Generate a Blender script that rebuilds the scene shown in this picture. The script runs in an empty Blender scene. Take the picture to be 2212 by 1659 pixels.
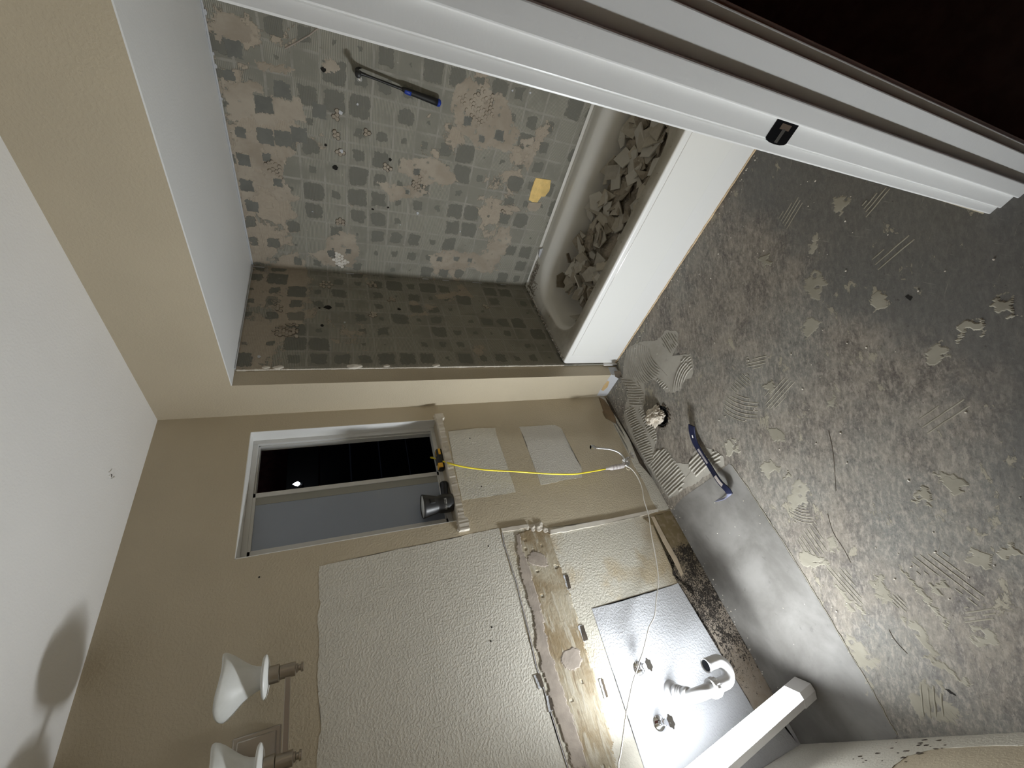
import bpy, bmesh, math, random
from mathutils import Vector, Matrix, noise as mnoise
random.seed(7)
sc = bpy.context.scene
COL = sc.collection
PI = math.pi
# ------------------------------------------------------------------ camera
IW, IH = 2212.0, 1659.0
FPX = 868.3735
CAM = Vector((-1.41175, -1.79765, 1.70060))
AX = Vector((-0.28727419, -0.27946467, -0.91617304))   # picture right
AY = Vector((-0.74734397, 0.66367146, 0.03189344))     # picture down
AZ = Vector((0.5991248, 0.69385856, -0.39951192))      # forward
cd = bpy.data.cameras.new('camera')
cam = bpy.data.objects.new('camera', cd)
COL.objects.link(cam)
M = Matrix((AX, -AY, -AZ)).transposed().to_4x4()
M.translation = CAM
cam.matrix_world = M
cd.sensor_fit = 'HORIZONTAL'; cd.sensor_width = 36.0
cd.lens = FPX / IW * 36.0
cd.clip_start = 0.01; cd.clip_end = 60
sc.camera = cam
# ------------------------------------------------------------------ world and exposure
w = bpy.data.worlds.new('night'); sc.world = w
w.use_nodes = True
bg = w.node_tree.nodes['Background']
bg.inputs[0].default_value = (0.35, 0.42, 0.6, 1)
bg.inputs[1].default_value = 0.006
sc.view_settings.view_transform = 'Standard'
sc.view_settings.look = 'None'
sc.view_settings.gamma = 1.0
sc.view_settings.use_curve_mapping = False
sc.view_settings.exposure = 0.0
sc.cycles.max_bounces = 10
sc.cycles.diffuse_bounces = 7
sc.cycles.sample_clamp_indirect = 6.0
LAMP_STRENGTH = 490.0
LAMP_FOOT = Vector((-1.690, -0.188, 0.0))
LAMP_DIR = Vector((-0.119, 0.017, 0.9927)).normalized()
LAMP_LEN = 0.74

def at(px, py, ax, v):
    """the place on the plane ax = v that is seen at photo pixel (px, py)"""
    d = AX * ((px - IW / 2) / FPX) + AY * ((py - IH / 2) / FPX) + AZ
    i = 'xyz'.index(ax)
    t = (v - CAM[i]) / d[i]
    return CAM + d * t

# ------------------------------------------------------------------ object helpers
def tag(o, label=None, cat=None, group=None, kind=None):
    if label: o['label'] = label
    if cat: o['category'] = cat
    if group: o['group'] = group
    if kind: o['kind'] = kind
    return o

def empty(name, loc, label=None, cat=None, group=None):
    o = bpy.data.objects.new(name, None)
    o.empty_display_size = 0.02
    COL.objects.link(o)
    o.location = loc
    return tag(o, label, cat, group)

def obj(name, bm, mats, parent=None, smooth=False):
    """world-space bmesh -> one mesh object, origin at the parent's"""
    me = bpy.data.meshes.new(name)
    off = Vector((0, 0, 0))
    p = parent
    while p is not None:
        off += p.location; p = p.parent
    if parent is None:
        if len(bm.verts):
            xs = [v.co for v in bm.verts]
            off = Vector(((min(c.x for c in xs) + max(c.x for c in xs)) / 2,
                          (min(c.y for c in xs) + max(c.y for c in xs)) / 2, min(c.z for c in xs)))
    for v in bm.verts: v.co -= off
    bmesh.ops.recalc_face_normals(bm, faces=bm.faces[:])
    bm.to_mesh(me); bm.free()
    if smooth:
        for f in me.polygons: f.use_smooth = True
    if not isinstance(mats, (list, tuple)): mats = [mats]
    for m in mats: me.materials.append(m)
    o = bpy.data.objects.new(name, me)
    COL.objects.link(o)
    if parent is None: o.location = off
    else: o.parent = parent
    return o

def struct(name, bm, m, parent=None, smooth=False):
    o = obj(name, bm, m, parent, smooth)
    if parent is None: o['kind'] = 'structure'
    return o

def add_box(bm, x0, x1, y0, y1, z0, z1, bev=0.0, mi=0, seg=2):
    r = bmesh.ops.create_cube(bm, size=1.0)
    vs = r['verts']
    for v in vs:
        v.co = Vector(((x0 + x1) / 2 + v.co.x * (x1 - x0), (y0 + y1) / 2 + v.co.y * (y1 - y0), (z0 + z1) / 2 + v.co.z * (z1 - z0)))
    fs = set(f for v in vs for f in v.link_faces)
    if bev > 0:
        es = list(set(e for v in vs for e in v.link_edges))
        r = bmesh.ops.bevel(bm, geom=es, offset=bev, segments=seg, affect='EDGES', profile=0.5)
        fs = set(r['faces']) | set(f for f in fs if f.is_valid)
    for f in fs: f.material_index = mi
    return fs

def frame(d):
    d = d.normalized()
    up = Vector((0, 0, 1)) if abs(d.z) < 0.9 else Vector((0, 1, 0))
    a = d.cross(up).normalized(); b = d.cross(a).normalized()
    return a, b

def add_lathe(bm, base, d, prof, n=28, mi=0, cap=True):
    """prof: (distance along d, radius)"""
    a, b = frame(d); d = d.normalized()
    rings = []
    for h, r in prof:
        c = base + d * h
        rings.append([bm.verts.new(c + (a * math.cos(2 * PI * i / n) + b * math.sin(2 * PI * i / n)) * max(r, 1e-5)) for i in range(n)])
    for q in range(len(rings) - 1):
        for i in range(n):
            f = bm.faces.new((rings[q][i], rings[q][(i + 1) % n], rings[q + 1][(i + 1) % n], rings[q + 1][i]))
            f.material_index = mi
    if cap:
        for r in (rings[0], rings[-1]):
            try: bm.faces.new(r).material_index = mi
            except ValueError: pass

def smooth_path(pts, k=6):
    out = []
    n = len(pts)
    for i in range(n - 1):
        p0 = pts[max(i - 1, 0)]; p1 = pts[i]; p2 = pts[i + 1]; p3 = pts[min(i + 2, n - 1)]
        for j in range(k):
            t = j / k
            out.append(0.5 * ((2 * p1) + (p2 - p0) * t + (2 * p0 - 5 * p1 + 4 * p2 - p3) * t * t + (3 * p1 - p0 - 3 * p2 + p3) * t ** 3))
    out.append(pts[-1])
    return out

def add_tube(bm, pts, r, n=12, mi=0, cap=True, closed=False):
    m = len(pts)
    rad = r if isinstance(r, (list, tuple)) else [r] * m
    t0 = (pts[1] - pts[0]).normalized()
    a, b = frame(t0)
    rings = []
    for i in range(m):
        t = ((pts[min(i + 1, m - 1)] - pts[max(i - 1, 0)])).normalized()
        a = (a - t * a.dot(t)).normalized(); b = t.cross(a)
        rings.append([bm.verts.new(pts[i] + (a * math.cos(2 * PI * k / n) + b * math.sin(2 * PI * k / n)) * rad[i]) for k in range(n)])
    for q in range(m - 1):
        for k in range(n):
            bm.faces.new((rings[q][k], rings[q][(k + 1) % n], rings[q + 1][(k + 1) % n], rings[q + 1][k])).material_index = mi
    if cap:
        bm.faces.new(rings[0]).material_index = mi
        bm.faces.new(rings[-1]).material_index = mi

def rough_loop(pts, amp, step, seed=0):
    """subdivide a closed loop of Vectors and push the new points about in the loop's plane"""
    rnd = random.Random(seed)
    n = len(pts)
    nrm = Vector((0, 0, 0))
    for i in range(n): nrm += (pts[i] - pts[0]).cross(pts[(i + 1) % n] - pts[0])
    nrm.normalize()
    out = []
    for i in range(n):
        p, q = pts[i], pts[(i + 1) % n]
        L = (q - p).length
        k = max(1, int(L / step))
        s = (q - p).cross(nrm)
        s = s.normalized() if s.length > 0 else s
        for j in range(k):
            c = p + (q - p) * (j / k)
            if j: c = c + s * amp * (mnoise.noise(c * 23 + Vector((seed, 0, 0))) * 1.3 + rnd.uniform(-.45, .45))
            out.append(c)
    return out

def inside2(u, v, poly):
    c = False; n = len(poly)
    for i in range(n):
        (au, av), (bu, bv) = poly[i], poly[(i + 1) % n]
        if (av > v) != (bv > v) and u < (bu - au) * (v - av) / (bv - av) + au: c = not c
    return c

def film(bm, pts, O, U, V, N, thick=.0014, cell=.004, amp=.012, seed=0, holes=(), islands=.5):
    """a ragged skim of mortar: small cells kept where the (noise-warped) outline covers them"""
    P2 = [((p - O).dot(U), (p - O).dot(V)) for p in pts]
    H2 = [((h[0] - O).dot(U), (h[0] - O).dot(V), h[1]) for h in holes]
    u0 = min(p[0] for p in P2) - amp * 2; u1 = max(p[0] for p in P2) + amp * 2
    v0 = min(p[1] for p in P2) - amp * 2; v1 = max(p[1] for p in P2) + amp * 2
    nu, nv = int((u1 - u0) / cell) + 1, int((v1 - v0) / cell) + 1
    on = [[False] * (nv + 2) for _ in range(nu + 2)]
    for i in range(nu):
        for j in range(nv):
            u, v = u0 + i * cell, v0 + j * cell
            a = Vector((u * 22, v * 22, seed)); b = Vector((u * 75, v * 75, seed + 5))
            du = amp * (1.5 * mnoise.noise(a) + .9 * mnoise.noise(b)); dv = amp * (1.5 * mnoise.noise(a + Vector((9, 0, 3))) + .9 * mnoise.noise(b + Vector((7, 2, 0))))
            ok = inside2(u + du, v + dv, P2)
            if ok and mnoise.noise(Vector((u * 38, v * 38, seed + 9))) < -islands: ok = False
            if ok:
                for hu, hv, hs in H2:
                    if max(abs(u + du * .5 - hu), abs(v + dv * .5 - hv)) < hs: ok = False; break
            on[i + 1][j + 1] = ok
    vt = {}
    def vert(i, j):
        if (i, j) not in vt:
            full = on[i][j] and on[i + 1][j] and on[i][j + 1] and on[i + 1][j + 1]
            jit = cell * .3
            vt[(i, j)] = bm.verts.new(O + U * (u0 + (i - .5) * cell + jit * mnoise.noise(Vector((i * .9, j * .9, 1)))) + V * (v0 + (j - .5) * cell + jit * mnoise.noise(Vector((i * .9, j * .9, 8)))) + N * (thick if full else .0003))
        return vt[(i, j)]
    for i in range(nu):
        for j in range(nv):
            if on[i + 1][j + 1]: bm.faces.new((vert(i, j), vert(i + 1, j), vert(i + 1, j + 1), vert(i, j + 1)))

AXN = {'x': Vector((-1, 0, 0)), 'y': Vector((0, -1, 0)), 'z': Vector((0, 0, 1))}
def patch_bm(bm, pts, nrm, lift, thick, amp=0.003, step=0.012, seed=0, mi=0):
    """a thin layer with a torn outline, lying on a wall or floor"""
    loop = rough_loop(pts, amp, step, seed) if amp > 0 else pts
    top = [bm.verts.new(p + nrm * (lift + thick)) for p in loop]
    bot = [bm.verts.new(p + nrm * lift) for p in loop]
    n = len(loop)
    try: f = bm.faces.new(top)
    except ValueError: return
    f.material_index = mi
    for i in range(n):
        bm.faces.new((top[i], top[(i + 1) % n], bot[(i + 1) % n], bot[i])).material_index = mi
    bmesh.ops.triangulate(bm, faces=[f], ngon_method='EAR_CLIP')

def PX(ax, v, lst):
    """photo pixels -> points; an entry starting with 'w' is already (x, y, z)"""
    return [Vector(q[1:]) if q[0] == 'w' else at(q[0], q[1], ax, v) for q in lst]

def patch(name, parent, ax, v, lst, m, lift=0.0, thick=0.001, amp=0.003, step=0.012, seed=0, nrm=None):
    bm = bmesh.new()
    patch_bm(bm, PX(ax, v, lst), nrm or AXN[ax], lift, thick, amp, step, seed)
    return obj(name, bm, m, parent)

# ------------------------------------------------------------------ material helpers
class NT:
    def __init__(s, name):
        s.m = bpy.data.materials.new(name); s.m.use_nodes = True
        s.t = s.m.node_tree; s.n = s.t.nodes
        s.b = s.n['Principled BSDF']
        s.geo = None
    def L(s, a, b): s.t.links.new(a, b)
    def pos(s, obj=False):
        if s.geo is None:
            g = s.n.new('ShaderNodeTexCoord' if obj else 'ShaderNodeNewGeometry')
            s.geo = g.outputs['Object' if obj else 'Position']
        return s.geo
    def vmul(s, v, sc):
        n = s.n.new('ShaderNodeVectorMath'); n.operation = 'MULTIPLY'
        s.L(v, n.inputs[0]); n.inputs[1].default_value = sc
        return n.outputs[0]
    def rot(s, v, axis, ang):
        n = s.n.new('ShaderNodeVectorRotate'); n.rotation_type = axis + '_AXIS'
        s.L(v, n.inputs['Vector']); n.inputs['Angle'].default_value = ang
        return n.outputs[0]
    def noise(s, v, scale, det=4, rough=.55, dist=0.0):
        n = s.n.new('ShaderNodeTexNoise')
        s.L(v, n.inputs['Vector'])
        n.inputs['Scale'].default_value = scale; n.inputs['Detail'].default_value = det
        n.inputs['Roughness'].default_value = rough; n.inputs['Distortion'].default_value = dist
        return n.outputs['Fac']
    def noisec(s, v, scale, det=2):
        n = s.n.new('ShaderNodeTexNoise')
        s.L(v, n.inputs['Vector'])
        n.inputs['Scale'].default_value = scale; n.inputs['Detail'].default_value = det
        return n.outputs['Color']
    def vor(s, v, scale, feat='F1', out='Distance'):
        n = s.n.new('ShaderNodeTexVoronoi'); n.feature = feat
        s.L(v, n.inputs['Vector']); n.inputs['Scale'].default_value = scale
        return n.outputs[out]
    def sep(s, v):
        n = s.n.new('ShaderNodeSeparateXYZ'); s.L(v, n.inputs[0]); return n.outputs
    def comb(s, x, y, z):
        n = s.n.new('ShaderNodeCombineXYZ')
        for i, q in enumerate((x, y, z)):
            if isinstance(q, (int, float)): n.inputs[i].default_value = q
            else: s.L(q, n.inputs[i])
        return n.outputs[0]
    def M(s, op, a, b=None, c=None, clamp=False):
        n = s.n.new('ShaderNodeMath'); n.operation = op; n.use_clamp = clamp
        for i, q in enumerate((a, b, c)):
            if q is None: continue
            if isinstance(q, (int, float)): n.inputs[i].default_value = q
            else: s.L(q, n.inputs[i])
        return n.outputs[0]
    def step(s, f, lo, hi, a=0.0, b=1.0):
        n = s.n.new('ShaderNodeMapRange'); n.clamp = True
        n.interpolation_type = 'SMOOTHSTEP'
        s.L(f, n.inputs['Value'])
        for k, q in (('From Min', lo), ('From Max', hi), ('To Min', a), ('To Max', b)):
            if isinstance(q, (int, float)): n.inputs[k].default_value = q
            else: s.L(q, n.inputs[k])
        return n.outputs[0]
    def mix(s, f, a, b):
        n = s.n.new('ShaderNodeMix'); n.data_type = 'RGBA'
        for k, q in ((0, f), (6, a), (7, b)):
            if isinstance(q, (int, float)): n.inputs[k].default_value = q
            elif isinstance(q, tuple): n.inputs[k].default_value = (*q[:3], 1)
            else: s.L(q, n.inputs[k])
        return n.outputs[2]
    def bump(s, h, strength=.5, dist=.002, prev=None):
        n = s.n.new('ShaderNodeBump')
        n.inputs['Strength'].default_value = strength; n.inputs['Distance'].default_value = dist
        s.L(h, n.inputs['Height'])
        if prev is not None: s.L(prev, n.inputs['Normal'])
        return n.outputs[0]
    def done(s, col=None, rough=.6, metal=0.0, nrm=None, spec=None, coat=0.0):
        def st(k, q):
            if isinstance(q, tuple): s.b.inputs[k].default_value = (*q[:3], 1)
            elif isinstance(q, (int, float)): s.b.inputs[k].default_value = q
            else: s.L(q, s.b.inputs[k])
        if col is not None: st('Base Color', col)
        st('Roughness', rough); st('Metallic', metal)
        if spec is not None: st('Specular IOR Level', spec)
        if coat: st('Coat Weight', coat)
        if nrm is not None: s.L(nrm, s.b.inputs['Normal'])
        return s.m

def S(r, g, b):
    f = lambda c: (c / 255 / 12.92) if c / 255 <= 0.04045 else ((c / 255 + 0.055) / 1.055) ** 2.4
    return (f(r), f(g), f(b))

def simple(name, col, rough=.5, metal=0.0, bscale=0, bstr=.3, bdist=.001, var=0.0, spec=None, obj=True, coat=0.0):
    t = NT(name); nr = None; c = col
    p = t.pos(obj)
    if var > 0:
        f = t.noise(p, 14, 5)
        c = t.mix(t.step(f, .3, .7), tuple(q * (1 - var) for q in col), tuple(min(1, q * (1 + var)) for q in col))
    if bscale: nr = t.bump(t.noise(p, bscale, 3), bstr, bdist)
    return t.done(c, rough, metal, nr, spec, coat)

def paint(name, col, rough=.55, bs=.35, var=.04):
    """wall paint over sprayed orange-peel texture"""
    t = NT(name); p = t.pos()
    f = t.noise(p, 2.3, 4)
    c = t.mix(t.step(f, .3, .7), tuple(q * (1 - var) for q in col), tuple(min(1, q * (1 + var)) for q in col))
    h = t.noise(p, 120, 2, .5)
    h2 = t.step(h, .42, .62)
    b0 = t.bump(t.noise(p, 5, 2), .25, .010)
    nr = t.bump(h2, bs, .0012, b0)
    return t.done(c, rough, 0, nr, .35)

TAN = (.50, .435, .325)
m_tan = paint('tan_wall_paint', TAN)
m_ceil = paint('white_ceiling_paint', (.83, .82, .81), .7, .2, .02)
m_white = paint('white_semi_gloss_trim', (.80, .80, .79), .32, .06, .015)
m_soffit = paint('flat_white_soffit_paint', (.78, .79, .80), .45, .15, .02)
m_bare = paint('off_white_drywall', (.62, .595, .53), .6, .55, .04)
m_bare2 = paint('bare_grey_white_primer', (.60, .58, .54), .6, .5, .05)
m_white_clean = paint('clean_white_texture', (.53, .54, .57), .55, .55, .02)

def wall_thinset(name, ui, dark=1.0):
    """cement board with the print of the tiles that were pulled off it: combed mortar, grout lines, scraped squares"""
    t = NT(name)
    P = t.pos()
    warp = t.noisec(P, 3.5, 2)
    wv = t.n.new('ShaderNodeVectorMath'); wv.operation = 'MULTIPLY_ADD'
    t.L(warp, wv.inputs[0]); wv.inputs[1].default_value = (.022, .022, .022); t.L(P, wv.inputs[2])
    s = t.sep(wv.outputs[0])
    u, v = s[ui], s[2]
    T = .1085
    cu = t.M('DIVIDE', u, T); cv = t.M('DIVIDE', v, T)
    iu = t.M('FLOOR', cu); iv = t.M('FLOOR', cv)
    du = t.M('ABSOLUTE', t.M('SUBTRACT', t.M('FRACT', cu), .5))
    dv = t.M('ABSOLUTE', t.M('SUBTRACT', t.M('FRACT', cv), .5))
    wn = t.n.new('ShaderNodeTexWhiteNoise'); wn.noise_dimensions = '3D'
    t.L(t.comb(iu, iv, 3.7), wn.inputs['Vector'])
    rc = t.sep(wn.outputs['Color'])
    mx = t.M('MAXIMUM', du, dv)
    mx2 = t.M('POWER', t.M('ADD', t.M('POWER', du, 7), t.M('POWER', dv, 7)), 1 / 7)
    edge = t.noise(P, 26, 5, .65)
    jag = t.M('MULTIPLY', t.M('SUBTRACT', edge, .5), .50)
    size = t.M('ADD', t.M('MULTIPLY', rc[0], .56), -.10)
    inside = t.M('SUBTRACT', t.M('ADD', size, jag), mx2)
    dk = t.step(inside, -.012, .02)
    grid = t.step(t.M('ADD', mx, t.M('MULTIPLY', jag, .12)), .43, .475)
    gridb = t.M('MULTIPLY', grid, t.step(t.noise(P, 9, 4), .38, .62, .15, 1.0))
    # comb lines of the notched trowel
    comb = t.M('SINE', t.M('MULTIPLY', t.M('ADD', s[2], t.M('MULTIPLY', rc[1], .01)), 2 * PI / .0068))
    combm = t.M('MULTIPLY', t.step(comb, -.1, .7), t.step(t.M('ADD', t.noise(P, 6, 3), t.M('MULTIPLY', rc[2], .22)), .46, .66))
    # smears of tan mortar
    big = t.noise(P, 3.6, 9, .68, .3)
    big2 = t.noise(P, 1.1, 2)
    top = t.M('ADD', t.step(s[2], 1.75, 2.0, 0, .13), t.step(s[2], .45, .75, -.12, 0))
    tanf = t.step(t.M('ADD', t.M('ADD', big, top), t.M('MULTIPLY', t.M('SUBTRACT', big2, .5), .35)), .588, .604)
    keep = t.M('SUBTRACT', 1.0, t.M('MULTIPLY', dk, t.step(rc[1], .35, .45)))
    tanm = t.M('MULTIPLY', tanf, keep)
    fine = t.noise(P, 60, 4, .6)
    g = lambda a: tuple(q * dark for q in a)
    mid = t.mix(t.noise(P, 7, 5), g((.20, .195, .165)), g((.275, .265, .225)))
    c = t.mix(t.M('MULTIPLY', combm, .85), mid, g((.42, .40, .34)))
    c = t.mix(t.M('MULTIPLY', gridb, .7), c, g((.37, .35, .31)))
    c = t.mix(t.M('MULTIPLY', dk, .82), c, t.mix(edge, g((.135, .135, .115)), g((.185, .18, .158))))
    c = t.mix(tanm, c, t.mix(fine, g((.34, .29, .23)), g((.45, .39, .315))))
    c = t.mix(t.M('MULTIPLY', t.step(t.noise(P, 38, 5, .7), .66, .72), .6), c, g((.50, .46, .39)))
    h = t.M('ADD', t.M('MULTIPLY', tanm, .9), t.M('MULTIPLY', combm, .35))
    h = t.M('ADD', h, t.M('MULTIPLY', dk, -.5))
    h = t.M('ADD', h, t.M('MULTIPLY', gridb, .45))
    h = t.M('ADD', h, t.M('MULTIPLY', fine, .5))
    return t.done(c, .85, 0, t.bump(h, .8, .003), .2)

m_tw_side = wall_thinset('mortar_printed_wall', 1)
m_tw_end = wall_thinset('mortar_printed_end_wall', 0, 1.0)

def floor_mat():
    t = NT('scraped_concrete_floor'); P = t.pos()
    big = t.noise(P, 1.3, 2)
    R = t.rot(P, 'Z', .62)
    st = t.vmul(R, (1.0, 1.9, 1.0))
    n1 = t.noise(st, 6.5, 10, .74, .35)
    n2 = t.noise(P, 1.9, 5, .6)
    n3 = t.noise(t.vmul(R, (1.0, 2.4, 1.0)), 30, 8, .78, .2)
    gr = t.noise(P, 95, 5, .7)
    c = t.mix(t.step(n1, .36, .64), (.092, .079, .069), (.235, .208, .172))
    c = t.mix(t.step(n2, .40, .60, 0, .65), c, t.mix(n3, (.10, .102, .094), (.23, .232, .212)))
    c = t.mix(t.step(n3, .49, .60, 0, .62), c, (.335, .302, .255))
    c = t.mix(t.step(n3, .36, .46, .6, 0), c, (.062, .055, .048))
    c = t.mix(t.step(gr, .40, .70, .0, .35), c, (.30, .27, .235))
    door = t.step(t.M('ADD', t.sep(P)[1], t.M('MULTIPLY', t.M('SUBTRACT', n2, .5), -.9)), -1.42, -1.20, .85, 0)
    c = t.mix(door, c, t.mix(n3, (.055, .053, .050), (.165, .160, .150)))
    # thin tan mortar left in flecks
    v1 = t.noise(t.vmul(t.rot(P, 'Z', .5), (1, 1.7, 1)), 8, 10, .70, .3)
    zone = t.noise(P, 1.6, 2)
    fl = t.step(t.M('ADD', v1, t.M('MULTIPLY', t.M('SUBTRACT', zone, .5), .45)), .610, .628)
    c = t.mix(t.M('MULTIPLY', fl, .8), c, t.mix(n3, (.26, .235, .178), (.345, .315, .245)))
    # trowel scratches in two directions
    s = t.noise(t.vmul(t.rot(P, 'Z', .95), (1.2, 24, 1)), 6, 4, .65)
    s2 = t.noise(t.vmul(t.rot(P, 'Z', -.35), (1.4, 22, 1)), 6, 4, .65)
    c = t.mix(t.step(s, .64, .70, 0, .5), c, (.36, .335, .29))
    c = t.mix(t.step(s2, .66, .71, 0, .4), c, (.34, .32, .285))
    dark = t.noise(P, 52, 4, .7)
    c = t.mix(t.step(dark, .64, .72, 0, .7), c, (.045, .038, .034))
    h = t.M('ADD', t.M('MULTIPLY', fl, .9), t.M('ADD', t.M('MULTIPLY', n3, .8), t.M('MULTIPLY', gr, .4)))
    h = t.M('ADD', h, t.step(s, .64, .70, 0, .6))
    return t.done(c, t.step(n1, .3, .7, .5, .75), 0, t.bump(h, .6, .0035), .35)
m_floor = floor_mat()

def concrete(name, a, b, rough=.6):
    t = NT(name); P = t.pos()
    n = t.noise(P, 4.5, 8, .62, .3)
    c = t.mix(t.step(n, .35, .65), a, b)
    c = t.mix(t.step(t.noise(P, 26, 5, .6), .62, .72, 0, .35), c, tuple(q * .6 for q in a))
    return t.done(c, rough, 0, t.bump(t.noise(P, 60, 4), .25, .001), .35)
m_smooth_conc = concrete('smooth_grey_concrete', (.135, .128, .118), (.205, .197, .185))
m_thinset = concrete('grey_tan_tile_mortar', (.27, .25, .215), (.35, .33, .29), .8)
m_thinset2 = concrete('thin_tan_mortar', (.215, .197, .155), (.29, .27, .22), .8)
m_plaster = concrete('crumbled_white_plaster', (.55, .50, .43), (.72, .68, .61), .9)

def stained():
    t = NT('water_stained_drywall'); P = t.pos()
    s = t.sep(P)
    n = t.noise(P, 3.4, 6, .6, .3)
    base = t.mix(n, (.53, .50, .42), (.62, .595, .53))
    c = t.mix(t.step(t.noise(P, 5, 5, .6), .50, .68, 0, .55), base, (.47, .36, .20))
    # rot climbs from the floor
    low = t.step(t.M('ADD', s[2], t.M('MULTIPLY', t.M('SUBTRACT', n, .5), .22)), .13, .30, 1, 0)
    c = t.mix(t.M('MULTIPLY', low, .75), c, (.36, .26, .13))
    c = t.mix(t.step(t.noise(P, 45, 5, .7), .68, .75, 0, .5), c, (.22, .17, .12))
    h = t.step(t.noise(P, 105, 2), .4, .62)
    return t.done(c, .75, 0, t.bump(h, .5, .0013), .3)
m_stained = stained()

def adhesive():
    t = NT('scraped_brown_adhesive'); P = t.pos()
    v = t.vmul(P, (1.0, 1.0, 5.0))
    n = t.noise(v, 9, 8, .65, .5)
    n2 = t.noise(P, 4.5, 5, .6)
    c = t.mix(t.step(n2, .38, .62), (.27, .205, .12), (.44, .39, .295))
    c = t.mix(t.step(n, .52, .6, 0, .7), c, (.50, .46, .38))
    c = t.mix(t.step(n, .36, .42, .7, 0), c, (.26, .19, .12))
    h = t.M('ADD', n, t.M('MULTIPLY', t.noise(P, 80, 4), .5))
    return t.done(c, .8, 0, t.bump(h, .8, .004), .3)
m_adh = adhesive()
m_torn_shade = simple('torn_paper_and_shade_grey', (.36, .31, .265), .9, 0, 90, .5, .002, .18, obj=False)  # torn paper grey, also used for the painted gap shade

def mold():
    t = NT('black_mould_on_damp_wallboard'); P = t.pos()
    s = t.sep(P)
    base = t.mix(t.step(s[0], -1.35, -.95), (.40, .345, .29), (.20, .155, .085))
    base = t.mix(t.step(t.noise(P, 30, 5), .45, .65, 0, .5), base, (.34, .28, .21))
    ed = t.vor(t.vmul(P, (1, 1, 1.2)), 60, 'DISTANCE_TO_EDGE')
    n = t.noise(P, 85, 6, .75, 1.5)
    # heavy in the middle, thin at both ends
    dens = t.M('MULTIPLY', t.step(s[0], -1.75, -1.38), t.step(s[0], -1.06, -1.00, 1, 0))
    th = t.M('SUBTRACT', .66, t.M('MULTIPLY', dens, .20))
    th = t.M('ADD', th, t.M('MULTIPLY', t.M('SUBTRACT', t.noise(P, 9, 3), .5), -.30))
    blk = t.step(t.M('SUBTRACT', n, th), -.01, .02)
    c = t.mix(t.M('MULTIPLY', blk, .94), base, (.018, .016, .016))
    return t.done(c, .9, 0, t.bump(t.M('ADD', n, blk), .5, .002), .2)
m_mold = mold()
m_black = simple('hole_shade_black', (.012, .010, .008), .95)  # black stands for the shade inside holes drawn as flat patches
m_dirt_shade = simple('dark_grime_and_shade', (.075, .058, .042), .95, 0, 80, .6, .003, .35, obj=False)  # grime colour, also painted for shade in slots, gaps and a broken hole
m_brown = simple('bare_brown_paper', (.23, .165, .10), .85, 0, 60, .3, .001, .2, obj=False)
m_ochre = simple('ochre_paper_face', (.52, .36, .17), .85, 0, 60, .3, .001, .15, obj=False)
m_yellow_mastic = simple('yellow_mastic', (.80, .56, .20), .6, 0, 38, .9, .006, .14, obj=False)
m_wood = simple('pale_damp_lath', (.52, .43, .32), .8, 0, 40, .4, .001, .15, obj=False)

# ================================================================== THE ROOM
# wall_back: y = 0 (window and vanity wall); wall_right: x = 0; wall_left: x = -1.87; wall_front: y = -1.70 (doorway)
H = 2.44; XL = -1.87; YF = -1.700; YW = -0.217
SOF = 2.128; XA = 0.905; TH = 0.10
bm = bmesh.new()
WX0, WX1, WZ0, WZ1 = -0.692, -0.100, 1.205, 2.078
add_box(bm, XL - TH, WX0, 0, TH + .04, 0, H)
add_box(bm, WX1, TH * 0, 0, TH + .04, 0, H)
add_box(bm, WX0, WX1, 0, TH + .04, 0, WZ0)
add_box(bm, WX0, WX1, 0, TH + .04, WZ1, H)
wall_back = struct('wall_back', bm, m_tan)

bm = bmesh.new()   # the short wall beside the tub, with the painted return
add_box(bm, 0, XA, YW, TH + .04, 0, H)
wall_wing = struct('wall_right', bm, m_tan)
bm = bmesh.new()   # header over the tub, down to the soffit
add_box(bm, 0, TH, YF, YW, SOF, H)
struct('wall_header', bm, m_tan)
bm = bmesh.new()
add_box(bm, .0005, XA, YF, YW, SOF - .004, SOF + .001)
add_box(bm, TH, XA, YF, YW, SOF, H)
struct('ceiling_alcove', bm, m_soffit)
bm = bmesh.new()
add_box(bm, XA, XA + TH, YF - .0, TH + .04, 0, H)
wall_side = struct('wall_alcove', bm, m_tw_side)
bm = bmesh.new()
add_box(bm, .088, XA, YW - .010, YW, 0, SOF - .004)
wall_end = struct('wall_alcove_end', bm, m_tw_end)
bm = bmesh.new()
add_box(bm, XL - TH, XL, YF, 0, 0, H)
wall_left = struct('wall_left', bm, m_tan)
bm = bmesh.new()
add_box(bm, XL - TH, XA + TH, YF, TH + .04, H, H + .08)
ceiling = struct('ceiling', bm, m_ceil)
# front wall with the doorway (the camera stands in it)
DX0, DX1, DZ = -1.530, -.750, 2.05
bm = bmesh.new()
add_box(bm, XL - TH, DX0, -1.845, YF, 0, H)
add_box(bm, DX1, XA + TH, -1.845, YF, 0, H)
add_box(bm, DX0, DX1, -1.845, YF, DZ, H)
struct('wall_front', bm, m_tan)

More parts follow.
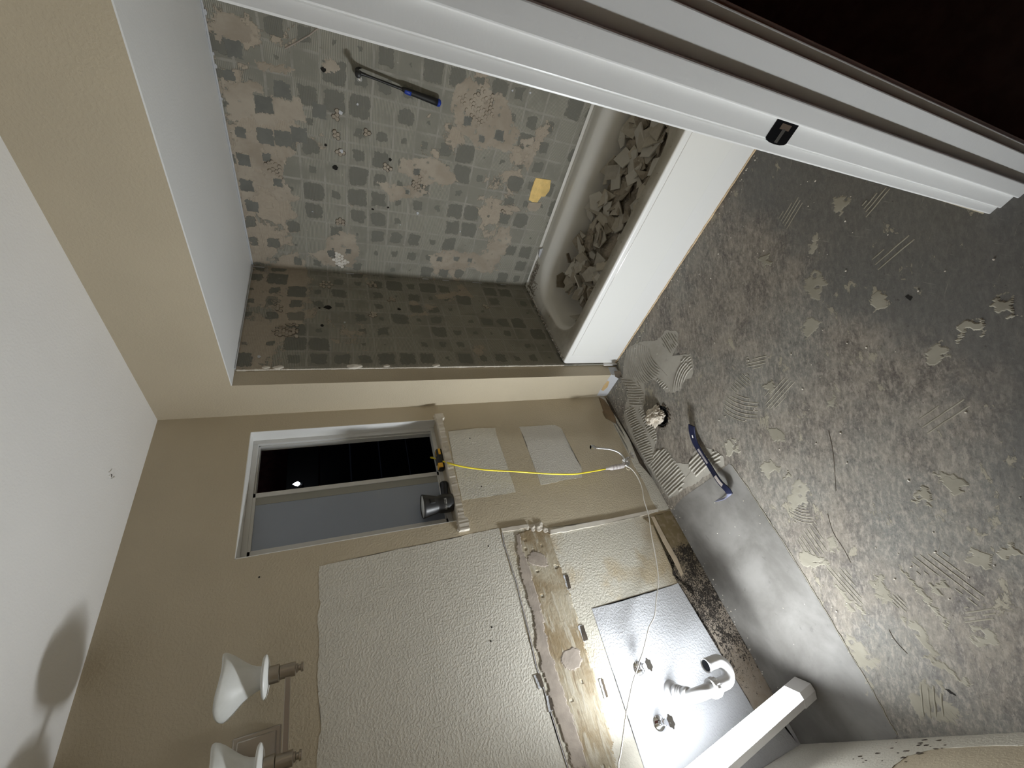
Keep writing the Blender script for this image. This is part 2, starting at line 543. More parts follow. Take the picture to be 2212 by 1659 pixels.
# door casing and jamb, a little out of plumb as the photo shows
LEAN = .0115
def leaned(bm):
    for v in bm.verts: v.co.y += LEAN * v.co.z
    return bm
def mirror_x(bm, xc):
    for v in bm.verts: v.co.x = 2 * xc - v.co.x
    return bm
xc = (-.770 + -1.53) / 2
door = empty('door_1', (-.770, -1.78, 0)); door['kind'] = 'structure'
for side in (0, 1):
    def fin(nm, bm, m=m_white):
        leaned(bm)
        if side: mirror_x(bm, xc)
        return obj(nm, bm, m, door)
    bm = bmesh.new(); add_box(bm, -.770, -.751, -1.841, -1.726, 0, DZ - .02, .0022); fin('jamb', bm)
    bm = bmesh.new(); add_box(bm, -.7815, -.769, -1.792, -1.759, 0, DZ - .02, .0035, seg=3); fin('door_stop', bm)
    bm = bmesh.new(); add_box(bm, -.7635, -.700, -1.7265, -1.705, 0, DZ + .04, .003); fin('inner_casing', bm)
    bm = bmesh.new()
    add_box(bm, -.7615, -.700, -1.856, -1.8405, 0, DZ + .04, .002)
    add_box(bm, -.748, -.702, -1.862, -1.852, 0, DZ + .04, .002); fin('outer_casing', bm)
bm = bmesh.new()
add_box(bm, -1.53, -.77, -1.82, -1.706, DZ - .02, DZ, .002)
obj('head_jamb', bm, m_white, door)

# strike plate, black, with curved lip
m_blackmetal = simple('black_metal', (.012, .012, .015), .32, .6)
m_bronze = simple('brown_latch_hole', (.10, .07, .05), .6)
bm = bmesh.new()
yo = LEAN * .945
ys0, ys1 = -1.7465 , -1.7155
def splate(bm, y0, y1, z0, z1, x, th):
    n = 6; pts = []
    pts += [(y0, z0), (y0, z1)]
    for i in range(n + 1):
        a = PI / 2 - i * PI / n
        pts.append((y1 + .006 * math.cos(a), (z0 + z1) / 2 + (z1 - z0) / 2 * math.sin(a)))
    front = [bm.verts.new((x - th, y, z)) for y, z in pts]
    back = [bm.verts.new((x, y, z)) for y, z in pts]
    bm.faces.new(front); bm.faces.new(back)
    for i in range(len(pts)):
        j = (i + 1) % len(pts); bm.faces.new((front[i], front[j], back[j], back[i]))
splate(bm, -1.748, -1.717, .914, .971, -.770, .0016)
sp = obj('strike_plate', bm, m_blackmetal, door)
sp['label'] = 'black metal strike plate'
bm = bmesh.new()
add_box(bm, -.7722, -.7714, -1.744, -1.735, .930, .955); 
obj('latch_hole', bm, m_bronze, sp)
bm = bmesh.new()
add_box(bm, -.7724, -.7713, -1.736, -1.714, .938, .946, .0003)
obj('strike_lip', bm, simple('worn_steel', (.35, .34, .33), .3, .9), sp)

# floor with the hole of the old toilet drain
HC = at(1427, 899, 'z', 0); HR = .064
FX0, FX1, FY0, FY1 = -3.2, .10, -3.4, 0.0
bm = bmesh.new()
outer = [bm.verts.new(c) for c in ((FX0, FY0, 0), (FX1, FY0, 0), (FX1, 0, 0), (FX0, 0, 0))]
NH = 36
inner = []
for i in range(NH):
    a = 2 * PI * i / NH
    r = HR * (1 + .05 * math.sin(3 * a) + random.uniform(-.03, .03))
    inner.append(bm.verts.new((HC.x + r * math.cos(a), HC.y + r * math.sin(a), 0)))
es = [bm.edges.new((outer[i], outer[(i + 1) % 4])) for i in range(4)] + [bm.edges.new((inner[i], inner[(i + 1) % NH])) for i in range(NH)]
bmesh.ops.triangle_fill(bm, use_beauty=True, edges=es)
low = [bm.verts.new((v.co.x, v.co.y, -.09)) for v in inner]
for i in range(NH): bm.faces.new((inner[i], inner[(i + 1) % NH], low[(i + 1) % NH], low[i]))
bm.faces.new(low)
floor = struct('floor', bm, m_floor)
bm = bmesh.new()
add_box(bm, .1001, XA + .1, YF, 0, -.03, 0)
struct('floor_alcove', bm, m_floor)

# hall beyond the doorway, unlit
m_hall = simple('dark_red_brown_wall_paint', (.42, .17, .125), .8, 0, 60, .2, .001, obj=False)
bm = bmesh.new(); add_box(bm, -3.2, 1.1, -3.5, -3.4, 0, H); struct('wall_hall_front', bm, m_hall)
bm = bmesh.new(); add_box(bm, 1.0, 1.1, -3.4, -1.845, 0, H); struct('wall_hall_right', bm, m_hall)
bm = bmesh.new(); add_box(bm, -3.3, -3.2, -3.4, -1.845, 0, H); struct('wall_hall_left', bm, m_hall)
bm = bmesh.new(); add_box(bm, -3.3, -1.971, -1.90, -1.846, 0, H); struct('wall_hall_back', bm, m_hall)
bm = bmesh.new(); add_box(bm, -3.3, 1.1, -3.5, -1.701, H, H + .08); struct('ceiling_hall', bm, m_hall)
m_hallfloor = simple('dark_hall_floor', (.10, .10, .10), .6, 0, 50, .3, .001, .2, obj=False)
bm = bmesh.new(); add_box(bm, -3.2, 1.0, -3.4, -1.765, .0008, .003); struct('floor_hall', bm, m_hallfloor)
bm = bmesh.new(); add_box(bm, .1001, 1.0, -3.4, -1.701, -.03, 0); struct('floor_hall_side', bm, m_hallfloor)

# ---- ceiling mark: old hook hole
c0 = at(240, 1022, 'z', H)
bm = bmesh.new()
patch_bm(bm, [c0 + Vector((.018 * math.cos(a), .012 * math.sin(a), 0)) for a in [i * PI / 4 for i in range(8)]], Vector((0, 0, -1)), 0, .003, .003, .006, 3)
for k in range(4):
    a = random.uniform(0, 6.28); q = c0 + Vector((.02 * math.cos(a), .02 * math.sin(a), 0))
    patch_bm(bm, [q, q + Vector((.008, .003, 0)), q + Vector((.003, .009, 0))], Vector((0, 0, -1)), 0, .004, 0)
obj('torn_paint', bm, m_ceil, ceiling)
bm = bmesh.new()
patch_bm(bm, [c0 + Vector((.006 * math.cos(a) - .01, .005 * math.sin(a), 0)) for a in [i * PI / 3 for i in range(6)]], Vector((0, 0, -1)), .003, .0008, 0)
obj('anchor_hole', bm, simple('grey_anchor_hole', (.10, .09, .08), .9), ceiling)

# ---- back wall: what was hidden behind mirror, vanity and toilet
W = lambda x, z: ('w', x, 0.0, z)
Y0 = 0.0
XLi = XL + .001
patch('unpainted_mirror_area', wall_back, 'y', Y0, [(690, 1223), (760, 1207), (900, 1178), (1000, 1158), (1078, 1140), (1088, 1180), (1112, 1265), (1140, 1375), (1170, 1480), (1200, 1580), (1226, 1659), W(XLi, 1.0), W(XLi, 1.79), (684, 1659), (689, 1590), (694, 1578), (690, 1520), (686, 1480), (689, 1400), (686, 1330), (692, 1300), (688, 1260)], m_bare, 0, .0006, .003, .012, 1)['label'] = 'off-white unpainted rectangle where the mirror hung'
patch('stained_drywall', wall_back, 'y', Y0, [(1083, 1146), (1200, 1139), (1300, 1127), (1418, 1107), (1447, 1103), W(-1.2, .004), W(XLi, .004), W(XLi, 1.0), (1226, 1659), (1170, 1480), (1112, 1265)], m_stained, 0, .0009, .0008, .03, 2)
YA = (Vector((1, 0, 0)), Vector((0, 0, 1)), Vector((0, -1, 0)))
bm = bmesh.new()
film(bm, PX('y', Y0, [(1118, 1152), (1150, 1140), (1182, 1146), (1200, 1190), (1218, 1245), (1240, 1310), (1262, 1395), (1290, 1480), (1310, 1560), (1333, 1659), W(XLi, .84), W(XLi, .93), (1245, 1659), (1205, 1520), (1165, 1370), (1140, 1280), (1122, 1200)]), Vector((0, -.0009, 0)), *YA, .0022, .0045, .007, 3, (), .62)
obj('brown_adhesive_band', bm, m_adh, wall_back)
bmt = bmesh.new()
film(bmt, PX('y', 0, [(1113, 1158), (1124, 1154), (1128, 1185), (1146, 1235), (1160, 1290), (1170, 1330), (1182, 1390), (1196, 1430), (1212, 1480), (1232, 1540), (1254, 1600), (1270, 1659), (1238, 1659), (1215, 1590), (1195, 1530), (1178, 1470), (1158, 1400), (1156, 1350), (1140, 1290), (1124, 1235), (1116, 1190)]), Vector((0, -.0030, 0)), *YA, .0016, .0035, .0065, 4, (), .7)
film(bmt, PX('y', 0, [(1140, 1200), (1150, 1192), (1168, 1192), (1180, 1205), (1180, 1222), (1165, 1225), (1150, 1222), (1140, 1212)]), Vector((0, -.0030, 0)), *YA, .0016, .0035, .0065, 5, (), .7)
film(bmt, PX('y', 0, [(1218, 1402), (1232, 1397), (1250, 1404), (1257, 1425), (1252, 1444), (1235, 1450), (1222, 1446), (1210, 1430), (1212, 1412)]), Vector((0, -.0030, 0)), *YA, .0016, .0035, .0065, 6, (), .7)
obj('torn_paper', bmt, m_torn_shade, wall_back)['label'] = 'grey torn drywall paper strip and two round scabs'
# raised bead and plaster lumps beside the missing vanity
bm = bmesh.new()
patch_bm(bm, PX('y', 0, [(1188, 1146), (1260, 1131), (1330, 1119), (1404, 1103), (1420, 1100), (1421, 1106), (1345, 1123), (1275, 1139), (1188, 1155)]), AXN['y'], 0, .006, .002, .012, 7)
patch_bm(bm, PX('y', 0, [(1082, 1142), (1100, 1139), (1140, 1133), (1142, 1139), (1110, 1146), (1084, 1150)]), AXN['y'], 0, .006, .002, .008, 8)
obj('paint_ridge', bm, m_plaster, wall_back)
bm = bmesh.new()
for (qx, qy, r) in ((1150, 1140, .018), (1163, 1139, .022), (1178, 1145, .015), (1168, 1131, .012), (1190, 1146, .013), (1138, 1141, .010)):
    c = at(qx, qy, 'y', 0)
    r0 = bmesh.ops.create_icosphere(bm, subdivisions=3, radius=r)
    for v in r0['verts']:
        k = 1 + .45 * mnoise.noise(v.co * 70 + c * 9)
        v.co = Vector((v.co.x * k, v.co.y * .35 * k, v.co.z * k)) + c
obj('plaster_lump', bm, m_plaster, wall_back)
# groove with its torn bits along the backsplash line
bm = bmesh.new()
gl = PX('y', 0, [(1084, 1150), (1088, 1175), (1100, 1212), (1116, 1262), (1125, 1300), (1140, 1358), (1158, 1440), (1172, 1480), (1188, 1535), (1215, 1625), (1226, 1659)])
add_tube(bm, [p + Vector((0, -.0012, 0)) for p in gl], .0016, 6)
obj('caulk_line', bm, m_white_clean, wall_back)
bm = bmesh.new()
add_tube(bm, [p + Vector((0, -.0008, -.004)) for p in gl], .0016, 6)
obj('painted_gap_shade', bm, m_torn_shade, wall_back)  # raised grey line painted as the shade of the gap
def slot(name, q, seed):
    P4 = PX('y', 0, q)
    c = sum(P4, Vector()) / 4
    bm = bmesh.new()
    patch_bm(bm, [c + (p - c) * 1.0 + Vector((0, 0, .008)) for p in P4], AXN['y'], .0008, .0022, .0012, .006, seed)
    lip = obj(name, bm, m_white_clean, wall_back)
    bm = bmesh.new()
    patch_bm(bm, [c + (p - c) * .92 - Vector((0, 0, .001)) for p in P4], AXN['y'], .003, .0006, .001, .006, seed + 1)
    obj('slot_shade', bm, m_dirt_shade, lip)  # dark plate painted for the shade inside the slot
slot('bracket_slot', [(1219, 1243), (1226, 1241), (1233, 1272), (1227, 1275)], 11)
slot('bracket_slot', [(1251, 1352), (1259, 1349), (1270, 1383), (1260, 1387)], 13)
slot('bracket_slot', [(1156, 1458), (1166, 1455), (1175, 1484), (1168, 1488)], 15)
slot('bracket_slot', [(1183, 1503), (1192, 1500), (1200, 1533), (1189, 1537)], 17)
slot('bracket_slot', [(1296, 1467), (1301, 1465), (1313, 1507), (1309, 1509)], 19)
patch('clean_cabinet_area', wall_back, 'y', Y0, [(1278, 1315), (1330, 1302), (1400, 1282), (1440, 1268), (1470, 1258), (1482, 1259), (1492, 1266), (1510, 1300), (1530, 1350), (1560, 1415), (1600, 1480), (1630, 1530), W(-1.70, .003), W(XLi, .003), W(XLi, .70), (1391, 1659), (1350, 1530), (1310, 1410)], m_white_clean, .0010, .0012, .0018, .010, 21)['label'] = 'clean white area that was behind the cabinet'
patch('mouldy_strip', wall_back, 'y', Y0, [(1388, 1120), (1420, 1113), (1447, 1104), W(-.9, .002), W(-1.3, .002), W(-1.72, .002), (1632, 1540), (1585, 1462), (1555, 1405), (1525, 1340), (1490, 1262), (1470, 1262), (1452, 1240), (1456, 1205), (1430, 1165), (1410, 1135)], m_mold, .0022, .0014, .004, .010, 22)['label'] = 'strip of damp wallboard with black mould along the floor'
patch('lath_sliver', wall_back, 'y', Y0, [(1405, 1117), (1412, 1117), (1440, 1170), (1462, 1208), (1474, 1240), (1470, 1246), (1455, 1215), (1430, 1170)], m_wood, .004, .003, .001, .01, 23)
# patches of old paint by the toilet
patch('unpainted_upper_patch', wall_back, 'y', Y0, [(968, 932), (1020, 926), (1070, 924), (1074, 945), (1088, 985), (1098, 1015), (1107, 1042), (1114, 1063), (1060, 1072), (998, 1081), (985, 1020)], m_bare, 0, .0011, .0022, .01, 24)
patch('unpainted_tank_patch', wall_back, 'y', Y0, [(1121, 922), (1160, 920), (1198, 918), (1211, 924), (1219, 938), (1226, 962), (1237, 975), (1245, 992), (1256, 1010), (1257, 1031), (1215, 1038), (1168, 1048), (1158, 1020), (1142, 975), (1132, 945)], m_bare2, 0, .0011, .0026, .01, 25)
bm = bmesh.new()
for (qx, qy) in ((1015, 947), (1040, 1051), (1055, 1180), (1060, 1385), (1062, 1355), (560, 1247)):
    c = at(qx, qy, 'y', 0)
    patch_bm(bm, [c + Vector((.0035 * math.cos(a), 0, .0035 * math.sin(a))) for a in [i * PI / 4 for i in range(8)]], AXN['y'], .0013, .0003, 0)
obj('screw_hole', bm, m_black, wall_back)
# base of the wall where the skirting came off
patch('bare_skirting_strip', wall_back, 'y', Y0, [(1291, 856), (1303, 857), (1330, 890), (1357, 935), (1384, 985), (1415, 1040), (1447, 1097), (1440, 1103), (1419, 1101), (1405, 1075), (1388, 1035), (1370, 1008), (1360, 985), (1348, 940), (1335, 915), (1328, 905), (1315, 885), (1300, 868)], m_bare, 0, .0012, .003, .008, 26)
patch('bare_brown_patch', wall_back, 'y', Y0, [(1293, 858), (1305, 864), (1320, 884), (1330, 905), (1330, 916), (1318, 908), (1308, 904), (1304, 897), (1301, 890), (1306, 885), (1298, 875)], m_brown, .0012, .0008, .0025, .006, 27)
bm = bmesh.new()
gp = PX('y', 0, [(1306, 857), (1330, 882), (1358, 925), (1384, 970), (1400, 1000), (1425, 1045), (1449, 1092), (1449, 1101), (1438, 1082), (1410, 1035), (1392, 1008), (1380, 1000), (1372, 975), (1352, 930), (1325, 893)])
patch_bm(bm, gp, AXN['y'], .0013, .0012, .004, .007, 28)
obj('grime_line', bm, m_dirt_shade, wall_back)

# ---- short wall beside the tub
patch('bare_skirting_strip', wall_wing, 'x', 0.0, [(1338, 812), (1331, 833), (1318, 850), (1305, 855), (1289, 854), (1301, 836), (1311, 822), (1320, 809)], m_white_clean, 0, .0013, .002, .006, 31)
patch('ochre_chip', wall_wing, 'x', 0.0, [(1298, 842), (1304, 832), (1312, 822), (1316, 824), (1312, 836), (1303, 844)], m_ochre, .0013, .0008, .001, .006, 32)
patch('white_chip', wall_wing, 'y', YW, [(1313, 793), (1330, 793), (1334, 802), (1332, 809), (1320, 809)], m_white_clean, 0, .0012, .001, .006, 33)
patch('skirting_stub', wall_end, 'y', YW - .010, [(1291, 776), (1334, 776), (1336, 789), (1304, 790), (1303, 784), (1294, 783)], m_white, 0, .008, 0, .1, 34)
patch('broken_corner_shade', wall_wing, 'x', 0.0, [(1326, 801), (1338, 800), (1345, 812), (1338, 818), (1328, 812)], m_dirt_shade, .0015, .001, .003, .005, 35)  # dark patch painted for the shade in the broken hole
# crumbled edge of the cement board
bm = bmesh.new()
for i in range(150):
    z = .40 + (SOF - .42) * i / 149
    r = .004 + .003 * abs(mnoise.noise(Vector((z * 40, 0, 0))))
    r0 = bmesh.ops.create_icosphere(bm, subdivisions=1, radius=r)
    for v in r0['verts']: v.co = Vector((v.co.x * 1.1, v.co.y, v.co.z * 2.2)) + Vector((.088 + .003 * mnoise.noise(Vector((z * 17, 3, 0))), YW - .006, z))
for (z, r) in ((1.95, .012), (1.62, .016), (1.6, .012), (1.2, .011), (2.0, .009), (1.46, .009)):
    r0 = bmesh.ops.create_icosphere(bm, subdivisions=2, radius=r)
    for v in r0['verts']:
        k = 1 + .4 * mnoise.noise(v.co * 90)
        v.co = Vector((v.co.x, v.co.y * .4, v.co.z * 2)) * k + Vector((.098, YW - .011, z))
obj('crumbled_edge', bm, m_plaster, wall_end)
bm = bmesh.new()
cs = [(543, 574), (570, 577), (600, 583)]
for seg in ([(548, 577), (572, 580)], [(748, 592), (765, 595)], [(912, 605), (925, 606)], [(955, 609), (968, 611)], [(1020, 612), (1040, 615)], [(1080, 618), (1092, 619)]):
    a, b = [at(q[0], q[1], 'x', XA) for q in seg]
    a.y = b.y = YW - .0105
    for p in (a, b): p.x = XA - .002
    add_tube(bm, [a, b], .0032, 6)
obj('caulk_remnant', bm, m_white_clean, wall_end)
# caulk line under the soffit
bm = bmesh.new()
add_tube(bm, [Vector((XA - .003, YF, SOF - .008)), Vector((XA - .003, YW - .01, SOF - .008))], .0045, 6)
for i in range(9):
    y = random.uniform(-1.68, -1.05)
    r0 = bmesh.ops.create_icosphere(bm, subdivisions=1, radius=random.uniform(.003, .006))
    for v in r0['verts']: v.co = Vector((v.co.x * .5, v.co.y * 1.9, v.co.z)) + Vector((XA - .004, y, SOF - .014))
add_tube(bm, [Vector((XA, YW - .012, SOF - .007)), Vector((.09, YW - .012, SOF - .007))], .0035, 6)
obj('caulk_bead', bm, m_white_clean, wall_side)

# ---- marks on the tub walls
m_lump = concrete('broken_lath_mortar', (.31, .265, .21), (.41, .36, .295), .9)
m_lumpw = concrete('pale_lath_mortar', (.62, .58, .52), (.78, .75, .70), .9)
def lath(parent, ax, v, qx, qy, rad, seed, m=m_lump, hexr=.0098, squash=1.0):
    """mortar squeezed through hexagonal mesh: a cluster of little lumps with dark gaps"""
    rnd = random.Random(seed)
    c = at(qx, qy, ax, v)
    A, B = (Vector((0, 1, 0)) if ax == 'x' else Vector((1, 0, 0))), Vector((0, 0, 1))
    N = AXN[ax]
    bm = bmesh.new()
    n = int(rad / hexr) + 2
    for i in range(-n, n + 1):
        for j in range(-n, n + 1):
            u = (i + (.5 if j % 2 else 0)) * hexr * 1.75; w_ = j * hexr * 1.5
            d = math.hypot(u, w_ * squash)
            lim = rad * (.75 + .5 * mnoise.noise(Vector((u * 30 + seed, w_ * 30, 0))) + rnd.uniform(-.1, .1))
            if d > lim or mnoise.noise(Vector((u * 45 + seed, w_ * 45, 9))) < -.22: continue
            p = c + A * u + B * w_
            R = hexr * rnd.uniform(.98, 1.06); hgt = rnd.uniform(.0015, .0070)
            vs = []
            for k in range(6):
                a = PI / 6 + k * PI / 3 + rnd.uniform(-.07, .07)
                vs.append((math.cos(a) * R * rnd.uniform(.9, 1.06), math.sin(a) * R * rnd.uniform(.9, 1.06)))
            tl = (rnd.uniform(-.25, .25), rnd.uniform(-.25, .25))
            base = [bm.verts.new(p + A * x + B * y) for x, y in vs]
            top = [bm.verts.new(p + (A * x + B * y) * .88 + N * (hgt + (x * tl[0] + y * tl[1]) * .9)) for x, y in vs]
            dk_ = [bm.verts.new(p + (A * x + B * y) * 1.22 + N * (.0006 + .0001 * ((i + j) % 4))) for x, y in vs]
            bm.faces.new(dk_).material_index = 1  # dark plate behind each lump, painted for the shade in the gaps
            bm.faces.new(top)
            for k in range(6): bm.faces.new((base[k], base[(k + 1) % 6], top[(k + 1) % 6], top[k]))
    o = obj('lath_mortar', bm, [m, m_dirt_shade], parent)
    return o
for q in ((1040, 232, .085, 1), (590, 365, .060, 3), (905, 395, .050, 5), (1005, 215, .04, 6)):
    lath(wall_side, 'x', XA, *q)
lath(wall_side, 'x', XA, 733, 561, .055, 8, m_lumpw, .0105)
for q in ((728, 248, .028, 11), (735, 333, .026, 12), (838, 360, .026, 13), (730, 290, .020, 14), (790, 290, .018, 15), (1085, 455, .02, 16), (735, 480, .03, 17)):
    lath(wall_side, 'x', XA, *q)
for q in ((620, 715, .075, 21), (705, 615, .05, 22), (800, 615, .04, 23), (845, 648, .03, 24), (805, 680, .032, 25), (1050, 662, .028, 26), (600, 665, .03, 27)):
    lath(wall_end, 'y', YW - .010, *q)
def chip(parent, ax, v, q, s, m, th=.003, seed=0, name='paint_chip'):
    c = at(q[0], q[1], ax, v)
    A, B = (Vector((0, 1, 0)) if ax == 'x' else Vector((1, 0, 0))), Vector((0, 0, 1))
    rnd = random.Random(seed)
    bm = bmesh.new()
    pts = [c + A * math.cos(i * PI / 3.5) * s * rnd.uniform(.6, 1.1) + B * math.sin(i * PI / 3.5) * s * rnd.uniform(.6, 1.1) for i in range(7)]
    patch_bm(bm, pts, AXN[ax], 0, th, 0)
    return obj(name, bm, m, parent)
for i, (q, s) in enumerate((((902, 460), .009), ((736, 243), .012), ((738, 326), .010), ((675, 456), .005), ((994, 500), .005), ((1107, 195), .006), ((1145, 200), .006), ((865, 485), .004), ((772, 225), .006))):
    chip(wall_side, 'x', XA, q, s, m_white_clean, .004, i)
chip(wall_end, 'y', YW - .010, (560, 771), .008, m_white_clean, .004, 20)
chip(wall_end, 'y', YW - .010, (745, 697), .006, m_white_clean, .004, 21)
for i, (q, s) in enumerate((((698, 150), .013), ((724, 362), .015), ((843, 345), .010), ((805, 452), .008), ((838, 448), .008), ((703, 313), .009))):
    chip(wall_side, 'x', XA, q, s, m_black, .0008, 40 + i, 'wall_hole_shade')  # flat black chips painted for the dark inside holes
for i, (q, s) in enumerate((((708, 664), .022), ((690, 665), .008), ((696, 703), .011), ((862, 668), .012), ((806, 684), .01))):
    chip(wall_end, 'y', YW - .010, q, s, m_black, .0008, 50 + i, 'wall_hole_shade')  # end wall holes: their inner dark painted on the same way
patch('yellow_mastic_patch', wall_side, 'x', XA, [(1157, 384), (1175, 387), (1190, 389), (1188, 402), (1186, 412), (1177, 424), (1169, 424), (1160, 437), (1149, 436), (1142, 432), (1146, 415)], m_yellow_mastic, 0, .003, .002, .006, 60)['label'] = 'yellow mastic patch'
patch('tan_mortar_patch', wall_side, 'x', XA, [(1142, 437), (1160, 439), (1170, 436), (1166, 448), (1158, 456), (1143, 455), (1138, 447)], m_lump, 0, .002, .002, .006, 61)
TANP = [[(468, 20), (500, 28), (545, 55), (553, 92), (530, 92), (512, 82), (500, 96), (470, 95), (462, 60)],
        [(478, 165), (520, 172), (560, 180), (575, 205), (640, 210), (657, 225), (656, 268), (610, 262), (560, 275), (545, 255), (500, 262), (488, 215)],
        [(498, 272), (520, 290), (560, 282), (600, 310), (640, 325), (618, 345), (610, 380), (628, 415), (650, 428), (600, 436), (565, 402), (552, 430), (535, 428), (530, 470), (540, 520), (552, 556), (540, 560), (524, 470), (510, 380)],
        [(985, 182), (1012, 168), (1036, 178), (1062, 196), (1098, 215), (1110, 262), (1122, 300), (1092, 330), (1062, 318), (1040, 322), (1000, 292), (972, 240)],
        [(862, 345), (900, 340), (945, 345), (975, 368), (988, 392), (960, 400), (900, 394), (878, 380), (860, 366)],
        [(810, 393), (860, 399), (900, 403), (930, 416), (900, 428), (870, 424), (850, 436), (826, 412)],
        [(660, 548), (700, 540), (708, 515), (740, 500), (768, 508), (775, 545), (760, 578), (700, 572)],
        [(925, 552), (960, 540), (1010, 545), (1040, 552), (1062, 520), (1078, 498), (1102, 482), (1104, 520), (1082, 560), (1060, 592), (1010, 580), (960, 585), (930, 575)],
        [(690, 130), (720, 128), (730, 150), (705, 160)], [(548, 130), (600, 138), (640, 150), (600, 158), (560, 146)], [(1130, 300), (1150, 296), (1158, 340), (1138, 372), (1126, 340)]]
HOLES = [(at(qx, qy, 'x', XA), sz) for qx, qy, sz in ((570, 225, .036), (505, 105, .030), (497, 165, .020), (610, 195, .034), (521, 287, .022), (575, 295, .036), (612, 300, .034), (527, 345, .026), (533, 400, .030), (576, 340, .020), (645, 292, .034), (690, 240, .030), (1078, 292, .026), (1040, 300, .016), (545, 445, .030), (752, 543, .016), (715, 548, .022), (1015, 562, .014), (985, 560, .016), (950, 560, .018), (600, 395, .020), (1010, 262, .020), (900, 372, .018), (880, 415, .012))]
bm = bmesh.new()
for i, pl in enumerate(TANP):
    film(bm, PX('x', XA, pl), Vector((XA, 0, 0)), Vector((0, 1, 0)), Vector((0, 0, 1)), Vector((-1, 0, 0)), .0012 + .00006 * i, .0042, .014, 200 + i * 3, HOLES, .46)
obj('tan_mortar', bm, m_lump, wall_side)['label'] = 'ragged patches of tan mortar'
bm = bmesh.new()   # bare board showing where a tile pulled the mortar off
for i, (c, sz) in enumerate(HOLES):
    sq = [c + Vector((0, a * sz * .97, b * sz * .97)) for a, b in ((-1, -1), (1, -1), (1, 1), (-1, 1))]
    film(bm, sq, Vector((XA, 0, 0)), Vector((0, 1, 0)), Vector((0, 0, 1)), Vector((-1, 0, 0)), .0005, .0042, .005, 300 + i * 3, (), .8)
obj('bare_board', bm, simple('bare_grey_board', (.155, .155, .138), .85, 0, 70, .4, .001, .12, obj=False), wall_side)
# diagonal crack
bm = bmesh.new()
add_tube(bm, [p + Vector((-.0005, 0, 0)) for p in PX('x', XA, [(706, 40), (690, 58), (668, 76), (640, 92), (615, 105)])], .0028, 6)
obj('wall_crack', bm, m_torn_shade, wall_side)

# ---- left wall: white band where the vanity stood, skirting scar
WL = lambda y, z: ('w', XL, y, z)
patch('unpainted_vanity_side', wall_left, 'x', XL, [WL(-.001, .002), WL(-.001, .84), WL(-.55, .84), WL(-.545, .30), (1931, 1655), (1960, 1634), (2022, 1618), (2120, 1612), (2212, 1611), WL(-1.3, .09), WL(-1.69, .09), WL(-1.69, .002)], m_bare, 0, .0012, .003, .012, 71, Vector((1, 0, 0)))
bm = bmesh.new()
for i in range(26):
    y = random.uniform(-.62, -.36); z = random.uniform(.02, .20)
    c = Vector((XL, y, z)); s = random.uniform(.003, .011)
    patch_bm(bm, [c + Vector((0, math.cos(a) * s * random.uniform(.5, 1.3), math.sin(a) * s * random.uniform(.3, .8))) for a in [k * PI / 3 for k in range(6)]], Vector((1, 0, 0)), .0013, .0006, 0)
obj('glue_speck', bm, m_dirt_shade, wall_left)

# ================================================================== FLOOR LAYERS
F = lambda l: PX('z', 0.0, l)
patch('smooth_vanity_footprint', floor, 'z', 0.0, [(1450, 1102), (1475, 1075), (1500, 1058), (1525, 1040), (1550, 1022), (1575, 1002), (1584, 1008), (1615, 1055), (1650, 1110), (1690, 1170), (1740, 1250), (1790, 1332), (1832, 1405), (1880, 1485), (1925, 1567), (1938, 1590), ('w', XL + .001, -.4, 0), ('w', XL + .001, -.002, 0), ('w', -1.2, -.002, 0)], m_smooth_conc, 0, .0008, .003, .02, 81)['label'] = 'smooth pale concrete where the vanity cabinet stood'
bm = bmesh.new()
q = F([(1580, 1003), (1615, 1052), (1650, 1107), (1690, 1167), (1740, 1247), (1790, 1329), (1832, 1402), (1880, 1482), (1925, 1564), (1940, 1590)])
pts = []
for i in range(len(q) - 1):
    for j in range(8): pts.append(q[i].lerp(q[i + 1], j / 8) + Vector((random.uniform(-.0015, .0015), random.uniform(-.002, .002), .0006)))
add_tube(bm, pts, [.0016 + .0022 * abs(mnoise.noise(Vector((i * .3, 0, 5)))) for i in range(len(pts))], 6)
obj('mortar_edge', bm, m_thinset2, floor)

def in_poly(p, poly):
    c = False; n = len(poly)
    for i in range(n):
        a, b = poly[i], poly[(i + 1) % n]
        if (a.y > p.y) != (b.y > p.y) and p.x < (b.x - a.x) * (p.y - a.y) / (b.y - a.y) + a.x: c = not c
    return c

def add_ridge(bm, pts, wd, ht):
    prev = None
    n = len(pts)
    for i, p in enumerate(pts):
        t = (pts[min(i + 1, n - 1)] - pts[max(i - 1, 0)]); t.z = 0
        if t.length < 1e-6: continue
        t.normalize(); s = Vector((-t.y, t.x, 0))
        e = min(1, i / 2.0, (n - 1 - i) / 2.0) if n > 4 else 1
        e = .35 + .65 * e
        cur = [bm.verts.new(p - s * wd), bm.verts.new(p - s * wd * .35 + Vector((0, 0, ht * e))), bm.verts.new(p + s * wd * .35 + Vector((0, 0, ht * e))), bm.verts.new(p + s * wd)]
        if prev:
            for k in range(3): bm.faces.new((prev[k], prev[k + 1], cur[k + 1], cur[k]))
        prev = cur

